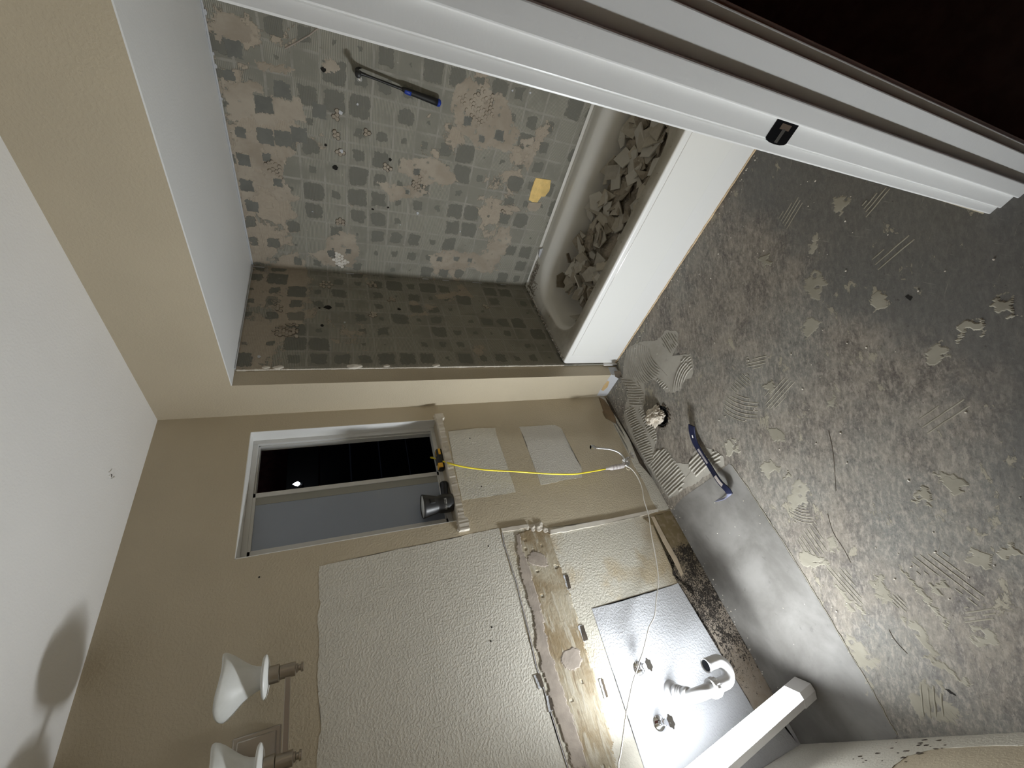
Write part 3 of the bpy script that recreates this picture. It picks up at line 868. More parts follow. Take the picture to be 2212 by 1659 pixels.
def ridges(bm, poly_px, d0, d1, gap, wd=.0036, ht=.0052, curve=0.0, jump=.1, seed=0, z=.001):
    """parallel trowel ridges inside a traced patch; d0 -> d1 gives their direction"""
    rnd = random.Random(seed)
    poly = F(poly_px)
    d = at(*d1, 'z', 0) - at(*d0, 'z', 0); d.z = 0; d.normalize()
    s = Vector((-d.y, d.x, 0))
    c = sum(poly, Vector()) / len(poly)
    R = max((p - c).length for p in poly) * 1.05
    k = -R
    while k < R:
        run = []; t = -R; ph = rnd.uniform(-.0008, .0008)
        while t < R:
            p = c + d * t + s * (k + curve * (t * t) / R + ph + .0012 * mnoise.noise(Vector((t * 30, k * 40, seed))))
            ok = in_poly(p, poly) and mnoise.noise(p * 28 + Vector((seed, 1, 2))) > -.62 + jump
            if ok: run.append(p + Vector((0, 0, z)))
            if (not ok or t + .006 >= R) and run:
                if len(run) > 2: add_ridge(bm, run, wd, ht * rnd.uniform(.7, 1.1))
                run = []
            t += .006
        k += gap * rnd.uniform(.93, 1.07)

def arcs(bm, cpx, edge_px, poly_px, gap, wd=.0036, ht=.0052, seed=0, z=.001):
    c = at(*cpx, 'z', 0); poly = F(poly_px)
    R = max((p - c).length for p in poly)
    r = gap * 2
    rnd = random.Random(seed)
    while r < R:
        n = max(12, int(2 * PI * r / .006)); run = []
        for i in range(n + 1):
            a = 2 * PI * i / n
            p = c + Vector((math.cos(a), math.sin(a), 0)) * (r + .0015 * mnoise.noise(Vector((a * 3, r * 20, seed))))
            ok = in_poly(p, poly) and mnoise.noise(p * 28 + Vector((seed, 1, 2))) > -.5
            if ok: run.append(p + Vector((0, 0, z)))
            if (not ok or i == n) and run:
                if len(run) > 2: add_ridge(bm, run, wd, ht * rnd.uniform(.7, 1.1))
                run = []
        r += gap * rnd.uniform(.94, 1.06)

# combed mortar by the toilet drain
Z_UP = [(1352, 755), (1382, 738), (1420, 735), (1438, 714), (1462, 716), (1466, 745), (1452, 770), (1492, 763), (1500, 790), (1494, 815), (1478, 822), (1470, 845), (1440, 848), (1428, 830), (1410, 820), (1392, 828), (1396, 870), (1388, 882), (1400, 905), (1418, 932), (1420, 950), (1412, 975), (1438, 968), (1462, 1000), (1490, 1003), (1500, 975), (1512, 963), (1548, 975), (1562, 985), (1565, 1005), (1540, 1018), (1500, 1045), (1470, 1062), (1445, 1078), (1425, 1050), (1395, 998), (1370, 955), (1346, 900), (1350, 880), (1356, 860), (1358, 840), (1342, 822), (1348, 790)]
patch('mortar_bed', floor, 'z', 0.0, Z_UP, m_thinset, 0, .0012, .006, .010, 90)
bm = bmesh.new()
arcs(bm, (1440, 742), None, [(1350, 755), (1382, 742), (1400, 748), (1412, 775), (1428, 800), (1422, 815), (1400, 828), (1380, 830), (1358, 812)], .0155, seed=1)
ridges(bm, [(1340, 815), (1362, 820), (1385, 835), (1392, 850), (1390, 878), (1360, 880), (1356, 850)], (1360, 860), (1388, 861), .0165, seed=2, curve=.1)
ridges(bm, [(1348, 885), (1372, 880), (1378, 905), (1398, 935), (1412, 975), (1415, 1000), (1400, 1005), (1375, 960)], (1352, 905), (1375, 893), .0150, .0038, .0055, seed=3, jump=.05)
ridges(bm, [(1376, 882), (1390, 884), (1402, 905), (1420, 935), (1420, 958), (1405, 945), (1390, 915)], (1378, 905), (1400, 890), .0150, .0038, .0055, seed=4, jump=.02)
ridges(bm, [(1402, 1002), (1420, 972), (1438, 968), (1462, 1000), (1482, 1030), (1475, 1055), (1446, 1076), (1425, 1045)], (1405, 1022), (1440, 985), .0175, .0046, .0068, seed=5, jump=-.2)
ridges(bm, [(1485, 1008), (1500, 980), (1515, 968), (1535, 990), (1530, 1010), (1502, 1030)], (1490, 1015), (1520, 985), .0175, .0046, .0068, seed=6, jump=-.1)
ridges(bm, [(1540, 972), (1560, 982), (1562, 995), (1545, 1010), (1532, 996)], (1535, 995), (1558, 980), .0175, .0046, .0068, seed=7)
ridges(bm, [(1428, 728), (1442, 718), (1462, 722), (1464, 745), (1450, 765), (1432, 748)], (1440, 720), (1455, 745), .0140, seed=8)
arcs(bm, (1530, 852), None, [(1475, 775), (1492, 765), (1498, 795), (1480, 820), (1466, 845), (1452, 848), (1455, 820)], .0140, seed=9)
ridges(bm, [(1415, 815), (1432, 822), (1448, 840), (1440, 846), (1425, 835)], (1420, 835), (1436, 820), .0150, seed=10)
o = obj('trowel_ridges', bm, m_thinset, floor); o['label'] = 'combed ridges of tile mortar'
# faint trowel strokes over the open floor
bm = bmesh.new()
def strokes(poly, a, b, gap, seed, ht=.0012, curve=0.0, wd=.0022): ridges(bm, poly, a, b, gap, wd, ht, curve, .18, seed, .0002)
strokes([(1565, 855), (1605, 850), (1640, 868), (1638, 905), (1600, 915), (1562, 900)], (1565, 865), (1630, 885), .018, 21, curve=.25)
strokes([(1600, 805), (1618, 805), (1625, 830), (1590, 852), (1572, 840)], (1595, 810), (1620, 832), .014, 22)
strokes([(1610, 772), (1658, 768), (1655, 785), (1640, 798), (1612, 796)], (1612, 780), (1655, 770), .014, 23)
strokes([(1640, 905), (1660, 905), (1660, 925), (1640, 925)], (1648, 905), (1646, 925), .010, 24)
strokes([(1860, 440), (1918, 400), (1925, 412), (1870, 470)], (1862, 468), (1915, 405), .012, 25, .0022)
strokes([(1680, 470), (1722, 420), (1735, 440), (1700, 500)], (1690, 490), (1720, 440), .014, 26)
strokes([(1718, 1165), (1760, 1120), (1790, 1190), (1750, 1225)], (1740, 1130), (1790, 1200), .016, 27)
strokes([(1700, 1100), (1740, 1090), (1760, 1130), (1715, 1130)], (1705, 1100), (1740, 1112), .012, 28, curve=.3)
strokes([(1960, 1200), (2040, 1190), (2130, 1290), (2110, 1315), (2040, 1250), (1980, 1240)], (1975, 1205), (2110, 1310), .018, 29)
strokes([(1975, 1475), (2030, 1480), (2045, 1550), (1990, 1555)], (1982, 1480), (1988, 1545), .016, 30, .0022, wd=.0035)
strokes([(2030, 1520), (2070, 1545), (2085, 1560), (2045, 1560)], (2040, 1525), (2070, 1558), .014, 31)
strokes([(1780, 1225), (1830, 1225), (1870, 1310), (1840, 1300)], (1790, 1230), (1860, 1310), .014, 32)
strokes([(1920, 1280), (1960, 1290), (1960, 1325), (1930, 1310)], (1930, 1290), (1960, 1320), .010, 33)
strokes([(1650, 850), (1700, 812), (1720, 825), (1680, 880), (1655, 885)], (1660, 870), (1700, 825), .013, 34)
strokes([(2080, 1310), (2160, 1315), (2140, 1350), (2080, 1345)], (2080, 1325), (2150, 1315), .012, 35)
strokes([(1880, 560), (1960, 500), (1985, 520), (1900, 590)], (1890, 580), (1960, 520), .020, 36)
strokes([(1980, 900), (2080, 850), (2100, 880), (2000, 940)], (1990, 930), (2080, 870), .022, 37)
obj('trowel_strokes', bm, m_thinset2, floor)
# traced tan films of mortar
bm = bmesh.new()
FIL = [[(1700, 1075), (1730, 1035), (1750, 1050), (1745, 1080), (1715, 1110)], [(1790, 860), (1805, 850), (1800, 880), (1790, 890)],
       [(1825, 1385), (1835, 1375), (1870, 1400), (1890, 1440), (1875, 1450), (1850, 1425)], [(1860, 1465), (1880, 1470), (1895, 1500), (1880, 1510)],
       [(1985, 1475), (2000, 1470), (2060, 1530), (2090, 1545), (2060, 1555), (2030, 1555), (1985, 1550), (1965, 1530), (1980, 1500)],
       [(2010, 1465), (2030, 1475), (2040, 1490), (2020, 1495)], [(1885, 1245), (1925, 1280), (1930, 1305), (1900, 1300), (1885, 1275)],
       [(1740, 700), (1762, 690), (1760, 715), (1745, 730)], [(1750, 520), (1770, 505), (1765, 545), (1752, 550)], [(1795, 430), (1815, 420), (1830, 445), (1810, 460)],
       [(1735, 600), (1760, 585), (1790, 600), (1780, 640), (1760, 650), (1742, 630)], [(1785, 1160), (1805, 1150), (1810, 1190), (1795, 1195)],
       [(2100, 1350), (2140, 1360), (2150, 1400), (2110, 1395)], [(1960, 1330), (1990, 1350), (2030, 1420), (2010, 1430), (1975, 1380)],
       [(1640, 1010), (1665, 990), (1685, 1010), (1660, 1040)], [(1880, 640), (1900, 625), (1915, 650), (1890, 670)], [(1990, 760), (2040, 740), (2050, 770), (2000, 790)],
       [(1660, 920), (1680, 925), (1700, 950), (1690, 960), (1665, 945)], [(2090, 1180), (2140, 1200), (2130, 1230), (2095, 1215)], [(2010, 1010), (2060, 1020), (2080, 1050), (2030, 1040)],
       [(1745, 1205), (1790, 1212), (1790, 1222), (1748, 1222)], [(1805, 1262), (1820, 1265), (1845, 1300), (1880, 1330), (1870, 1335), (1840, 1312), (1812, 1285)], [(1890, 1240), (1905, 1238), (1920, 1275), (1930, 1300), (1900, 1300)],
       [(1935, 1215), (1950, 1222), (1975, 1250), (2010, 1290), (2055, 1350), (2045, 1352), (1995, 1300), (1950, 1240)], [(1990, 1418), (2030, 1428), (2100, 1462), (2090, 1472), (2030, 1452)],
       [(1715, 1180), (1790, 1210), (1797, 1222), (1740, 1225)], [(1975, 1060), (2000, 1050), (2020, 1080), (1985, 1100)], [(2030, 1035), (2055, 1025), (2085, 1060), (2060, 1075), (2045, 1055)],
       [(1650, 830), (1665, 825), (1680, 840), (1660, 850)], [(1560, 960), (1585, 950), (1600, 970), (1575, 985)], [(1690, 1020), (1702, 1016), (1712, 1034), (1698, 1040)], [(1640, 560), (1660, 550), (1668, 572), (1648, 580)],
       [(2150, 1180), (2185, 1175), (2200, 1200), (2160, 1205)], [(2010, 1255), (2040, 1250), (2050, 1272), (2020, 1280)], [(2060, 700), (2110, 690), (2120, 720), (2070, 730)], [(2140, 640), (2200, 650), (2190, 690), (2150, 680)]]
for i, pl in enumerate(FIL): film(bm, F(pl), Vector((0, 0, 0)), Vector((1, 0, 0)), Vector((0, 1, 0)), Vector((0, 0, 1)), .0008 + .00004 * i, .0035, .016, 100 + i * 3, (), .42)
obj('mortar_film', bm, m_thinset2, floor)

bm = bmesh.new()
patch_bm(bm, F([(2040, 1488), (2050, 1489), (2064, 1500), (2066, 1504), (2054, 1499)]), AXN['z'], .0002, .0005, .002, .004, 140)
patch_bm(bm, F([(1955, 640), (1962, 636), (1972, 642), (1966, 650)]), AXN['z'], .0002, .0005, .002, .004, 141)
obj('floor_hole_shade', bm, m_black, floor)  # black patches painted for small shadowed holes
bm = bmesh.new()
for ln in ([(1788, 1110), (1800, 1150), (1822, 1185), (1838, 1215)], [(1920, 1360), (1935, 1385), (1960, 1412)], [(1500, 1010), (1455, 1062)], [(1404, 770), (1442, 812)], [(1790, 930), (1800, 980), (1806, 1060)]):
    add_tube(bm, smooth_path([p + Vector((0, 0, .0004)) for p in F(ln)], 4), .0012, 5)
obj('floor_crack', bm, m_dirt_shade, floor)
# crumbs swept about by the demolition
bm = bmesh.new()
rr_ = random.Random(77)
for i in range(360):
    if i < 120: p = Vector((rr_.uniform(-.30, -.02), rr_.uniform(-.30, -.01), 0))
    elif i < 190: p = Vector((.085 - abs(rr_.gauss(0, .03)), rr_.uniform(-1.6, -.25), 0))
    elif i < 240: p = Vector((rr_.uniform(-1.8, -.5), -.006 - abs(rr_.gauss(0, .02)), 0))
    else: p = Vector((rr_.uniform(-1.8, 0), rr_.uniform(-1.65, -.2), 0))
    if (p - HC).length < .09: continue
    sz = rr_.uniform(.0010, .0032)
    r0 = bmesh.ops.create_icosphere(bm, subdivisions=1, radius=sz)
    for v in r0['verts']: v.co = Vector((v.co.x * rr_.uniform(.6, 1.6), v.co.y * rr_.uniform(.6, 1.6), v.co.z * .6)) + p + Vector((0, 0, sz * .4 + .001))
tag(obj('plaster_crumbs', bm, m_plaster), 'tiny pale plaster crumbs scattered over the bare concrete floor', 'crumbs', kind='stuff')

# toilet drain: dark pipe, gritty rim
pipe = empty('drain_pipe', (HC.x, HC.y, -.085), 'black floor drain pipe set in a rough hole near the corner', 'pipe')
m_abs = simple('black_plastic', (.018, .018, .02), .28)
bm = bmesh.new()
add_lathe(bm, Vector((HC.x, HC.y, -.085)), Vector((0, 0, 1)), [(0, .055), (.078, .055), (.082, .052), (.078, .049), (.004, .049), (.003, .0)], 32, cap=False)
obj('pipe_wall', bm, m_abs, pipe, True)
bm = bmesh.new()
for i in range(90):
    a = random.uniform(0, 2 * PI); r = HR * random.uniform(.93, 1.22)
    s = random.uniform(.002, .008)
    r0 = bmesh.ops.create_icosphere(bm, subdivisions=1, radius=s)
    for v in r0['verts']: v.co = Vector((v.co.x * random.uniform(.7, 1.2), v.co.y, v.co.z * .6)) + Vector((HC.x + r * math.cos(a), HC.y + r * math.sin(a), .001))
tag(obj('grit', bm, [m_dirt_shade], None), 'dark gritty crumbs around the rim of the floor drain hole', 'grit', kind='stuff')
# rag stuffed in the drain
m_rag = simple('cream_cotton_rag', (.56, .50, .42), .85, 0, 70, .3, .001, .12)
rc_ = at(1413, 900, 'z', .02)
bm = bmesh.new()
r0 = bmesh.ops.create_icosphere(bm, subdivisions=5, radius=.05)
for v in r0['verts']:
    n_ = v.co.normalized()
    f1 = mnoise.noise(n_ * 2.1 + Vector((4, 0, 0))); f2 = abs(mnoise.noise(Vector((n_.x * 6, n_.y * 2.0, n_.z * 3)) + Vector((9, 2, 1))))
    f3 = abs(mnoise.noise(n_ * 9))
    k = 1 + .35 * f1 - .55 * f2 - .22 * f3
    v.co = Vector((v.co.x * 1.12, v.co.y * 1.42, v.co.z * .78)) * k
    v.co += rc_ + Vector((.0, 0, -.002))
rag = tag(obj('rag', bm, m_rag, None, True), 'crumpled cream rag stuffed into the floor drain hole', 'rag')

# ================================================================== BATHTUB
m_tub = simple('white_enamel', (.80, .80, .78), .12, 0, 0, 0, 0, 0, .5)
def tubmat():
    t = NT('dusty_white_enamel'); P = t.pos()
    s = t.sep(P)
    n = t.noise(P, 8, 6, .6)
    dusty = t.M('MULTIPLY', t.step(s[2], .386, .396), t.step(n, .2, .6, .55, .95))
    dusty = t.M('MULTIPLY', dusty, t.step(s[0], .60, .72, 1, 0))
    c = t.mix(t.M('MULTIPLY', dusty, 1.0), (.74, .725, .68), (.33, .305, .25))
    c = t.mix(t.M('MULTIPLY', t.step(t.noise(P, 55, 4), .62, .7), t.M('MULTIPLY', dusty, .6)), c, (.2, .16, .12))
    c = t.mix(t.step(s[0], .098, .106, 1, 0), c, (.80, .80, .79))
    return t.done(c, t.M('ADD', t.M('MULTIPLY', dusty, .55), .16), 0, None, .5)
m_tubd = tubmat()
TX0, TX1, TY0, TY1 = .094, XA - .002, -1.695, YW - .014
def rrect(x0, x1, y0, y1, r, z, k=8, e=14):
    """rounded rectangle ring, always the same number of points"""
    out = []
    def arc(cx, cy, a0):
        for i in range(k + 1):
            a = a0 + (PI / 2) * i / k
            out.append(Vector((cx + r * math.cos(a), cy + r * math.sin(a), z)))
    def line(p, q):
        for i in range(1, e): out.append(p.lerp(q, i / e))
    corners = [(x1 - r, y1 - r, 0), (x0 + r, y1 - r, PI / 2), (x0 + r, y0 + r, PI), (x1 - r, y0 + r, 1.5 * PI)]
    for i, (cx, cy, a0) in enumerate(corners):
        arc(cx, cy, a0)
        nx, ny, na = corners[(i + 1) % 4]
        p = out[-1].copy(); q2 = Vector((nx + r * math.cos(na), ny + r * math.sin(na), z))
        line(p, q2)
    return out
bathtub = empty('bathtub', (.5, -.95, 0), 'white enamel bathtub half full of broken tile, dusty front rim', 'bathtub')
rings = [rrect(TX0, TX1, TY0, TY1, .004, .0), rrect(TX0, TX1, TY0, TY1, .004, .372), rrect(TX0 + .001, TX1, TY0, TY1, .006, .388),
         rrect(TX0 + .006, TX1 - .004, TY0 + .004, TY1 - .004, .010, .398), rrect(TX0 + .014, TX1 - .012, TY0 + .010, TY1 - .012, .02, .401),
         rrect(TX0 + .066, .812, TY0 + .06, -.312, .20, .400), rrect(TX0 + .078, .800, TY0 + .07, -.326, .20, .395),
         rrect(TX0 + .090, .780, TY0 + .08, -.342, .20, .380), rrect(TX0 + .100, .755, TY0 + .09, -.352, .19, .350),
         rrect(TX0 + .106, .735, TY0 + .10, -.362, .18, .300), rrect(TX0 + .118, .718, TY0 + .11, -.385, .17, .200), rrect(TX0 + .138, .700, TY0 + .13, -.42, .16, .120),
         rrect(TX0 + .18, .660, TY0 + .18, -.48, .14, .080), rrect(TX0 + .26, .600, TY0 + .30, -.58, .12, .070)]
for R_ in rings[3:10]:
    for p in R_:
        k = max(0, min(1, (p.x - .40) / .45)); p.z -= .030 * k
bm = bmesh.new()
vr = [[bm.verts.new(p) for p in R_] for R_ in rings]
N_ = len(vr[0])
for a in range(len(vr) - 1):
    for i in range(N_): bm.faces.new((vr[a][i], vr[a][(i + 1) % N_], vr[a + 1][(i + 1) % N_], vr[a + 1][i]))
bm.faces.new(vr[-1])
tubshell = obj('tub_shell', bm, m_tubd, bathtub, True)
ed = tubshell.modifiers.new('edge', 'EDGE_SPLIT'); ed.split_angle = math.radians(50)
bm = bmesh.new()
add_box(bm, TX0 - .0042, TX0 + .001, TY0, -.305, .135, .370, .0015)
obj('apron_panel', bm, m_tub, bathtub)
bm = bmesh.new()
pts = []
for i in range(120):
    y = TY1 + (TY0 - TY1) * i / 119
    pts.append(Vector((TX0 - .003 - .003 * mnoise.noise(Vector((0, y * 22, 0))), y, .003)))
add_tube(bm, pts, [.0035 + .004 * abs(mnoise.noise(Vector((y_ * .35, 7, 0)))) for y_ in range(120)], 6)
obj('old_caulk', bm, simple('old_tan_caulk', (.62, .47, .30), .7, 0, 60, .5, .002, .25, obj=False), bathtub)['label'] = 'torn tan caulk along the foot of the tub'
# thin bright caulk scraps at the back rim
for a, b in (((1291, 222), (1283, 248)), ((1258, 314), (1241, 358)), ((1239, 362), (1222, 408)), ((1218, 420), (1211, 437)), ((1183, 515), (1178, 540))):
    p, q = at(*a, 'x', XA - .002), at(*b, 'x', XA - .002)
    z = .365
    bm = bmesh.new()
    add_tube(bm, [Vector((XA - .012, p.y, z)), Vector((XA - .012, q.y, z))], .0022, 6)
    obj('white_caulk', bm, m_white_clean, bathtub)
# mortar rubble heaped on the far corner of the rim
m_grey_grit = simple('grey_mortar_crumbs', (.25, .22, .18), .95, 0, 0, 0, 0, .3)
bm = bmesh.new()
for i in range(420):
    if i < 280:
        a = random.random() ** .7 * .22; b = random.random() ** 2 * .10
        p = Vector((XA - .02 - a * random.uniform(.6, 1.0), TY1 - .015 - b, .372))
        if random.random() < .4: p = Vector((XA - .018 - random.random() * .05, TY1 - .02 - random.random() * .20, .372))
    else: p = Vector((random.uniform(.12, .85), TY1 - .006 - random.random() * .02, .398))
    s = random.uniform(.002, .0075)
    r0 = bmesh.ops.create_icosphere(bm, subdivisions=1, radius=s)
    rz = Matrix.Rotation(random.uniform(0, 6), 3, Vector((random.random(), random.random(), random.random())).normalized())
    sc_ = Vector((random.uniform(.6, 1.4), random.uniform(.6, 1.4), random.uniform(.4, .9)))
    for v in r0['verts']: v.co = rz @ Vector((v.co.x * sc_.x, v.co.y * sc_.y, v.co.z * sc_.z)) + p + Vector((0, 0, s * .4))
tag(obj('mortar_crumbs', bm, m_grey_grit), 'grey mortar crumbs heaped on the far rim corner of the bathtub', 'rubble', kind='stuff')
# a bright white flake leaning on the wall above the rim
bm = bmesh.new()
fl = PX('x', XA - .02, [(1166, 538), (1172, 536), (1173, 543), (1169, 556), (1165, 560), (1163, 550)])
patch_bm(bm, fl, AXN['x'], 0, .003, 0)
tag(obj('paint_flake', bm, m_white_clean), 'small bright white flake standing on the back rim of the bathtub', 'flake')

# ---- broken tiles in the tub
def tilemat(name, face, back, stain):
    t = NT(name); P = t.pos(True)
    ng = t.n.new('ShaderNodeTexCoord')
    n = t.noise(P, 30, 6, .65)
    oi = t.n.new('ShaderNodeObjectInfo')
    c = t.mix(t.step(n, .45, .62, 0, stain), face, back)
    c = t.mix(t.M('MULTIPLY', oi.outputs['Random'], .35), c, tuple(q * .6 for q in face))
    return t.done(c, .55, 0, t.bump(n, .4, .0015), .4)
m_t1 = tilemat('beige_tile_glaze', (.50, .465, .395), (.34, .29, .225), .35)
m_t2 = tilemat('mortar_backed_tile', (.35, .31, .25), (.20, .165, .125), .8)
m_t3 = tilemat('dusty_grey_tile', (.50, .475, .42), (.35, .31, .26), .5)
m_t4 = tilemat('pale_tile', (.58, .56, .51), (.45, .41, .35), .2)
def shard_mesh(i, m):
    rnd = random.Random(1000 + i)
    n = rnd.choice((3, 4, 4, 4, 5, 5))
    s = rnd.uniform(.034, .066)
    el = rnd.uniform(.55, 1.0)
    ph = rnd.uniform(0, 6)
    if n == 4 and rnd.random() < .5: loop = [Vector((-s, -s * el, 0)), Vector((s, -s * el * rnd.uniform(.7, 1), 0)), Vector((s * rnd.uniform(.5, 1), s * el, 0)), Vector((-s, s * el * rnd.uniform(.6, 1), 0))]
    else: loop = [Vector((math.cos(ph + 2 * PI * (k + rnd.uniform(-.22, .22)) / n) * s * 1.1, math.sin(ph + 2 * PI * (k + rnd.uniform(-.22, .22)) / n) * s * el * 1.1, 0)) for k in range(n)]
    th = rnd.uniform(.006, .009)
    bm = bmesh.new()
    top = [bm.verts.new(p + Vector((0, 0, th / 2))) for p in loop]
    bot = [bm.verts.new(p - Vector((0, 0, th / 2))) for p in loop]
    bm.faces.new(top); bm.faces.new(bot[::-1])
    for k in range(len(loop)): bm.faces.new((top[k], bot[k], bot[(k + 1) % len(loop)], top[(k + 1) % len(loop)]))
    bmesh.ops.bevel(bm, geom=bm.edges[:], offset=.0007, segments=1, affect='EDGES')
    bmesh.ops.recalc_face_normals(bm, faces=bm.faces[:])
    me = bpy.data.meshes.new('tile_shard'); bm.to_mesh(me); bm.free()
    me.materials.append(m)
    return me, s, len(loop)
SH = [shard_mesh(i, (m_t1, m_t2, m_t3, m_t1, m_t2, m_t4)[i % 6]) for i in range(36)]
GX0, GX1, GY0, GY1 = .195, .712, -1.60, -.385
CELL = .012
nx_, ny_ = int((GX1 - GX0) / CELL) + 1, int((GY1 - GY0) / CELL) + 1
hm = [[.085] * ny_ for _ in range(nx_)]
rnd = random.Random(5)
# buried bulk of the heap: rubble that only shows through the gaps
bm = bmesh.new()
nxg, nyg = 44, 96
grid = []
def heap_h(x, y):
    u = (x - GX0) / (GX1 - GX0); v = (y - GY0) / (GY1 - GY0)
    e = min(1, u / .06, (1 - u) / .12) ; e = max(0, e)
    f = min(1, (1 - v) / .07, v / .05); f = max(0, f)
    base = .282 * (1 - .06 * u)
    return .10 + (base - .10) * (e ** .7) * (f ** .7)
for i in range(nxg + 1):
    row = []
    for j in range(nyg + 1):
        x = GX0 + (GX1 - GX0) * i / nxg; y = GY0 + (GY1 - GY0) * j / nyg
        z = heap_h(x, y) - .02 + .016 * mnoise.noise(Vector((x * 28, y * 28, 0))) + .010 * mnoise.noise(Vector((x * 90, y * 90, 3)))
        row.append(bm.verts.new((x, y, z)))
    grid.append(row)
for i in range(nxg):
    for j in range(nyg): bm.faces.new((grid[i][j], grid[i + 1][j], grid[i + 1][j + 1], grid[i][j + 1]))
tag(obj('tile_rubble', bm, simple('fine_tile_rubble', (.30, .26, .21), .95, 0, 60, .9, .008, .35, obj=False)), 'fine tile and mortar rubble under the broken tiles in the bathtub', 'rubble', kind='stuff')
for i in range(nx_):
    for j in range(ny_): hm[i][j] = heap_h(GX0 + i * CELL, GY0 + j * CELL) - .010
NSH = 150
for k in range(NSH):
    me, s, nl = SH[k % len(SH)]
    x = rnd.uniform(GX0 + .02, GX1 - .03); y = rnd.uniform(GY0 + .03, GY1 - .02)
    tilt = math.radians(rnd.choice((8, 14, 18, 24, 30, 38))) * rnd.uniform(.7, 1.2)
    if y > -.70 and rnd.random() < .30: tilt = math.radians(rnd.uniform(60, 82))
    ta = rnd.uniform(0, 2 * PI)
    i0, i1 = max(0, int((x - s * .7 - GX0) / CELL)), min(nx_ - 1, int((x + s * .7 - GX0) / CELL))
    j0, j1 = max(0, int((y - s * .7 - GY0) / CELL)), min(ny_ - 1, int((y + s * .7 - GY0) / CELL))
    cells = [(a, b) for a in range(i0, i1 + 1) for b in range(j0, j1 + 1)]
    hs = sorted(hm[a][b] for a, b in cells)
    zz = hs[int(len(hs) * .8)] + .004 + math.sin(tilt) * s * .33
    if zz > .352: continue
    for a, b in cells: hm[a][b] = max(hm[a][b], zz - .004) * .55 + hm[a][b] * .45
    o = bpy.data.objects.new('tile_shard', me)
    COL.objects.link(o)
    o.location = (x, y, zz)
    axis = Vector((math.cos(ta), math.sin(ta), 0))
    o.rotation_mode = 'QUATERNION'
    o.rotation_quaternion = (Matrix.Rotation(tilt, 4, axis) @ Matrix.Rotation(rnd.uniform(0, 6.3), 4, 'Z')).to_quaternion()
    look = {'beige_tile_glaze': 'beige glazed', 'mortar_backed_tile': 'brown mortar-backed', 'dusty_grey_tile': 'dusty grey', 'pale_tile': 'pale'}[me.materials[0].name]
    shp = {3: 'three-cornered', 4: 'four-sided', 5: 'five-sided'}[nl]
    size_w = 'large' if s > .050 else ('small' if s < .040 else 'middling')
    how = 'standing' if tilt > 1.0 else ('leaning' if tilt > .38 else 'lying')
    along = ('at tub doorway end', 'nearer tub doorway end', 'in tub middle', 'nearer tub far end', 'at tub far end')[min(4, int((y - GY0) / (GY1 - GY0) * 5))]
    across = ('by front rim', 'along the centre', 'by back slope')[min(2, int((x - GX0) / (GX1 - GX0) * 3))]
    tag(o, '%s %s %s tile %s %s, %s' % (size_w, look, shp, how, along, across), 'tile piece', 'broken tiles in the bathtub')
# the single large piece that slid up the back slope of the basin, and a few near it
def shard_at(px_, z, rotz, tilt, axis, me, label):
    p = at(px_[0], px_[1], 'z', z)
    o = bpy.data.objects.new('tile_shard', me); COL.objects.link(o)
    o.location = p; o.rotation_mode = 'QUATERNION'
    o.rotation_quaternion = (Matrix.Rotation(tilt, 4, axis) @ Matrix.Rotation(rotz, 4, 'Z')).to_quaternion()
    tag(o, label, 'tile piece')
bm = bmesh.new()
lp = [Vector((-.05, -.03, 0)), Vector((.01, -.058, 0)), Vector((.055, .0, 0)), Vector((.03, .045, 0)), Vector((-.045, .035, 0))]
patch_bm(bm, lp, AXN['z'], -.004, .008, 0)
bmesh.ops.recalc_face_normals(bm, faces=bm.faces[:])
me_big = bpy.data.meshes.new('tile_shard'); bm.to_mesh(me_big); bm.free(); me_big.materials.append(m_t4)
shard_at((1290, 436), .292, 1.2, math.radians(-42), Vector((0, 1, 0)), me_big, 'large smooth pale tile piece resting against the back slope of the bathtub')
bm = bmesh.new()
patch_bm(bm, [Vector((-.05, -.035, 0)), Vector((.05, -.035, 0)), Vector((.05, .035, 0)), Vector((-.05, .03, 0))], AXN['z'], -.004, .008, 0)
bmesh.ops.recalc_face_normals(bm, faces=bm.faces[:])
me_rec = bpy.data.meshes.new('tile_shard'); bm.to_mesh(me_rec); bm.free(); me_rec.materials.append(m_t3)
shard_at((1326, 372), .285, .5, math.radians(-42), Vector((0, 1, 0)), me_rec, 'rectangular beige tile piece leaning on the back slope near the middle of the tub')

# ================================================================== WINDOW
m_vinyl = simple('white_window_vinyl', (.62, .62, .61), .35, 0, 0, 0, 0, 0, .5)
win = empty('window_1', ((WX0 + WX1) / 2, .10, WZ0)); win['kind'] = 'structure'
bm = bmesh.new()
th = .003
add_box(bm, WX0, WX0 + th, .0, .14, WZ0, WZ1); add_box(bm, WX1 - th, WX1, .0, .14, WZ0, WZ1); add_box(bm, WX0, WX1, .0, .14, WZ1 - th, WZ1)
obj('window_reveal', bm, m_white, win)
bm = bmesh.new()
fy0, fy1 = .070, .120
fw = .022
X0, X1, Z0, Z1 = WX0 + th, WX1 - th, WZ0, WZ1 - th
for (a, b, c, d) in ((X0, X0 + fw, Z0, Z1), (X1 - fw, X1, Z0, Z1), (X0 + fw, X1 - fw, Z1 - fw, Z1), (X0 + fw, X1 - fw, Z0, Z0 + fw)):
    add_box(bm, a, b, fy0, fy1, c, d, .002)
for (a, b, c, d) in ((X0 + fw, X0 + fw + .006, Z0 + fw, Z1 - fw), (X1 - fw - .006, X1 - fw, Z0 + fw, Z1 - fw), (X0 + fw, X1 - fw, Z1 - fw - .006, Z1 - fw)):
    add_box(bm, a, b, fy0 + .015, fy1, c, d, .001)
obj('window_frame', bm, m_vinyl, win)
XM = -.398
bm = bmesh.new()
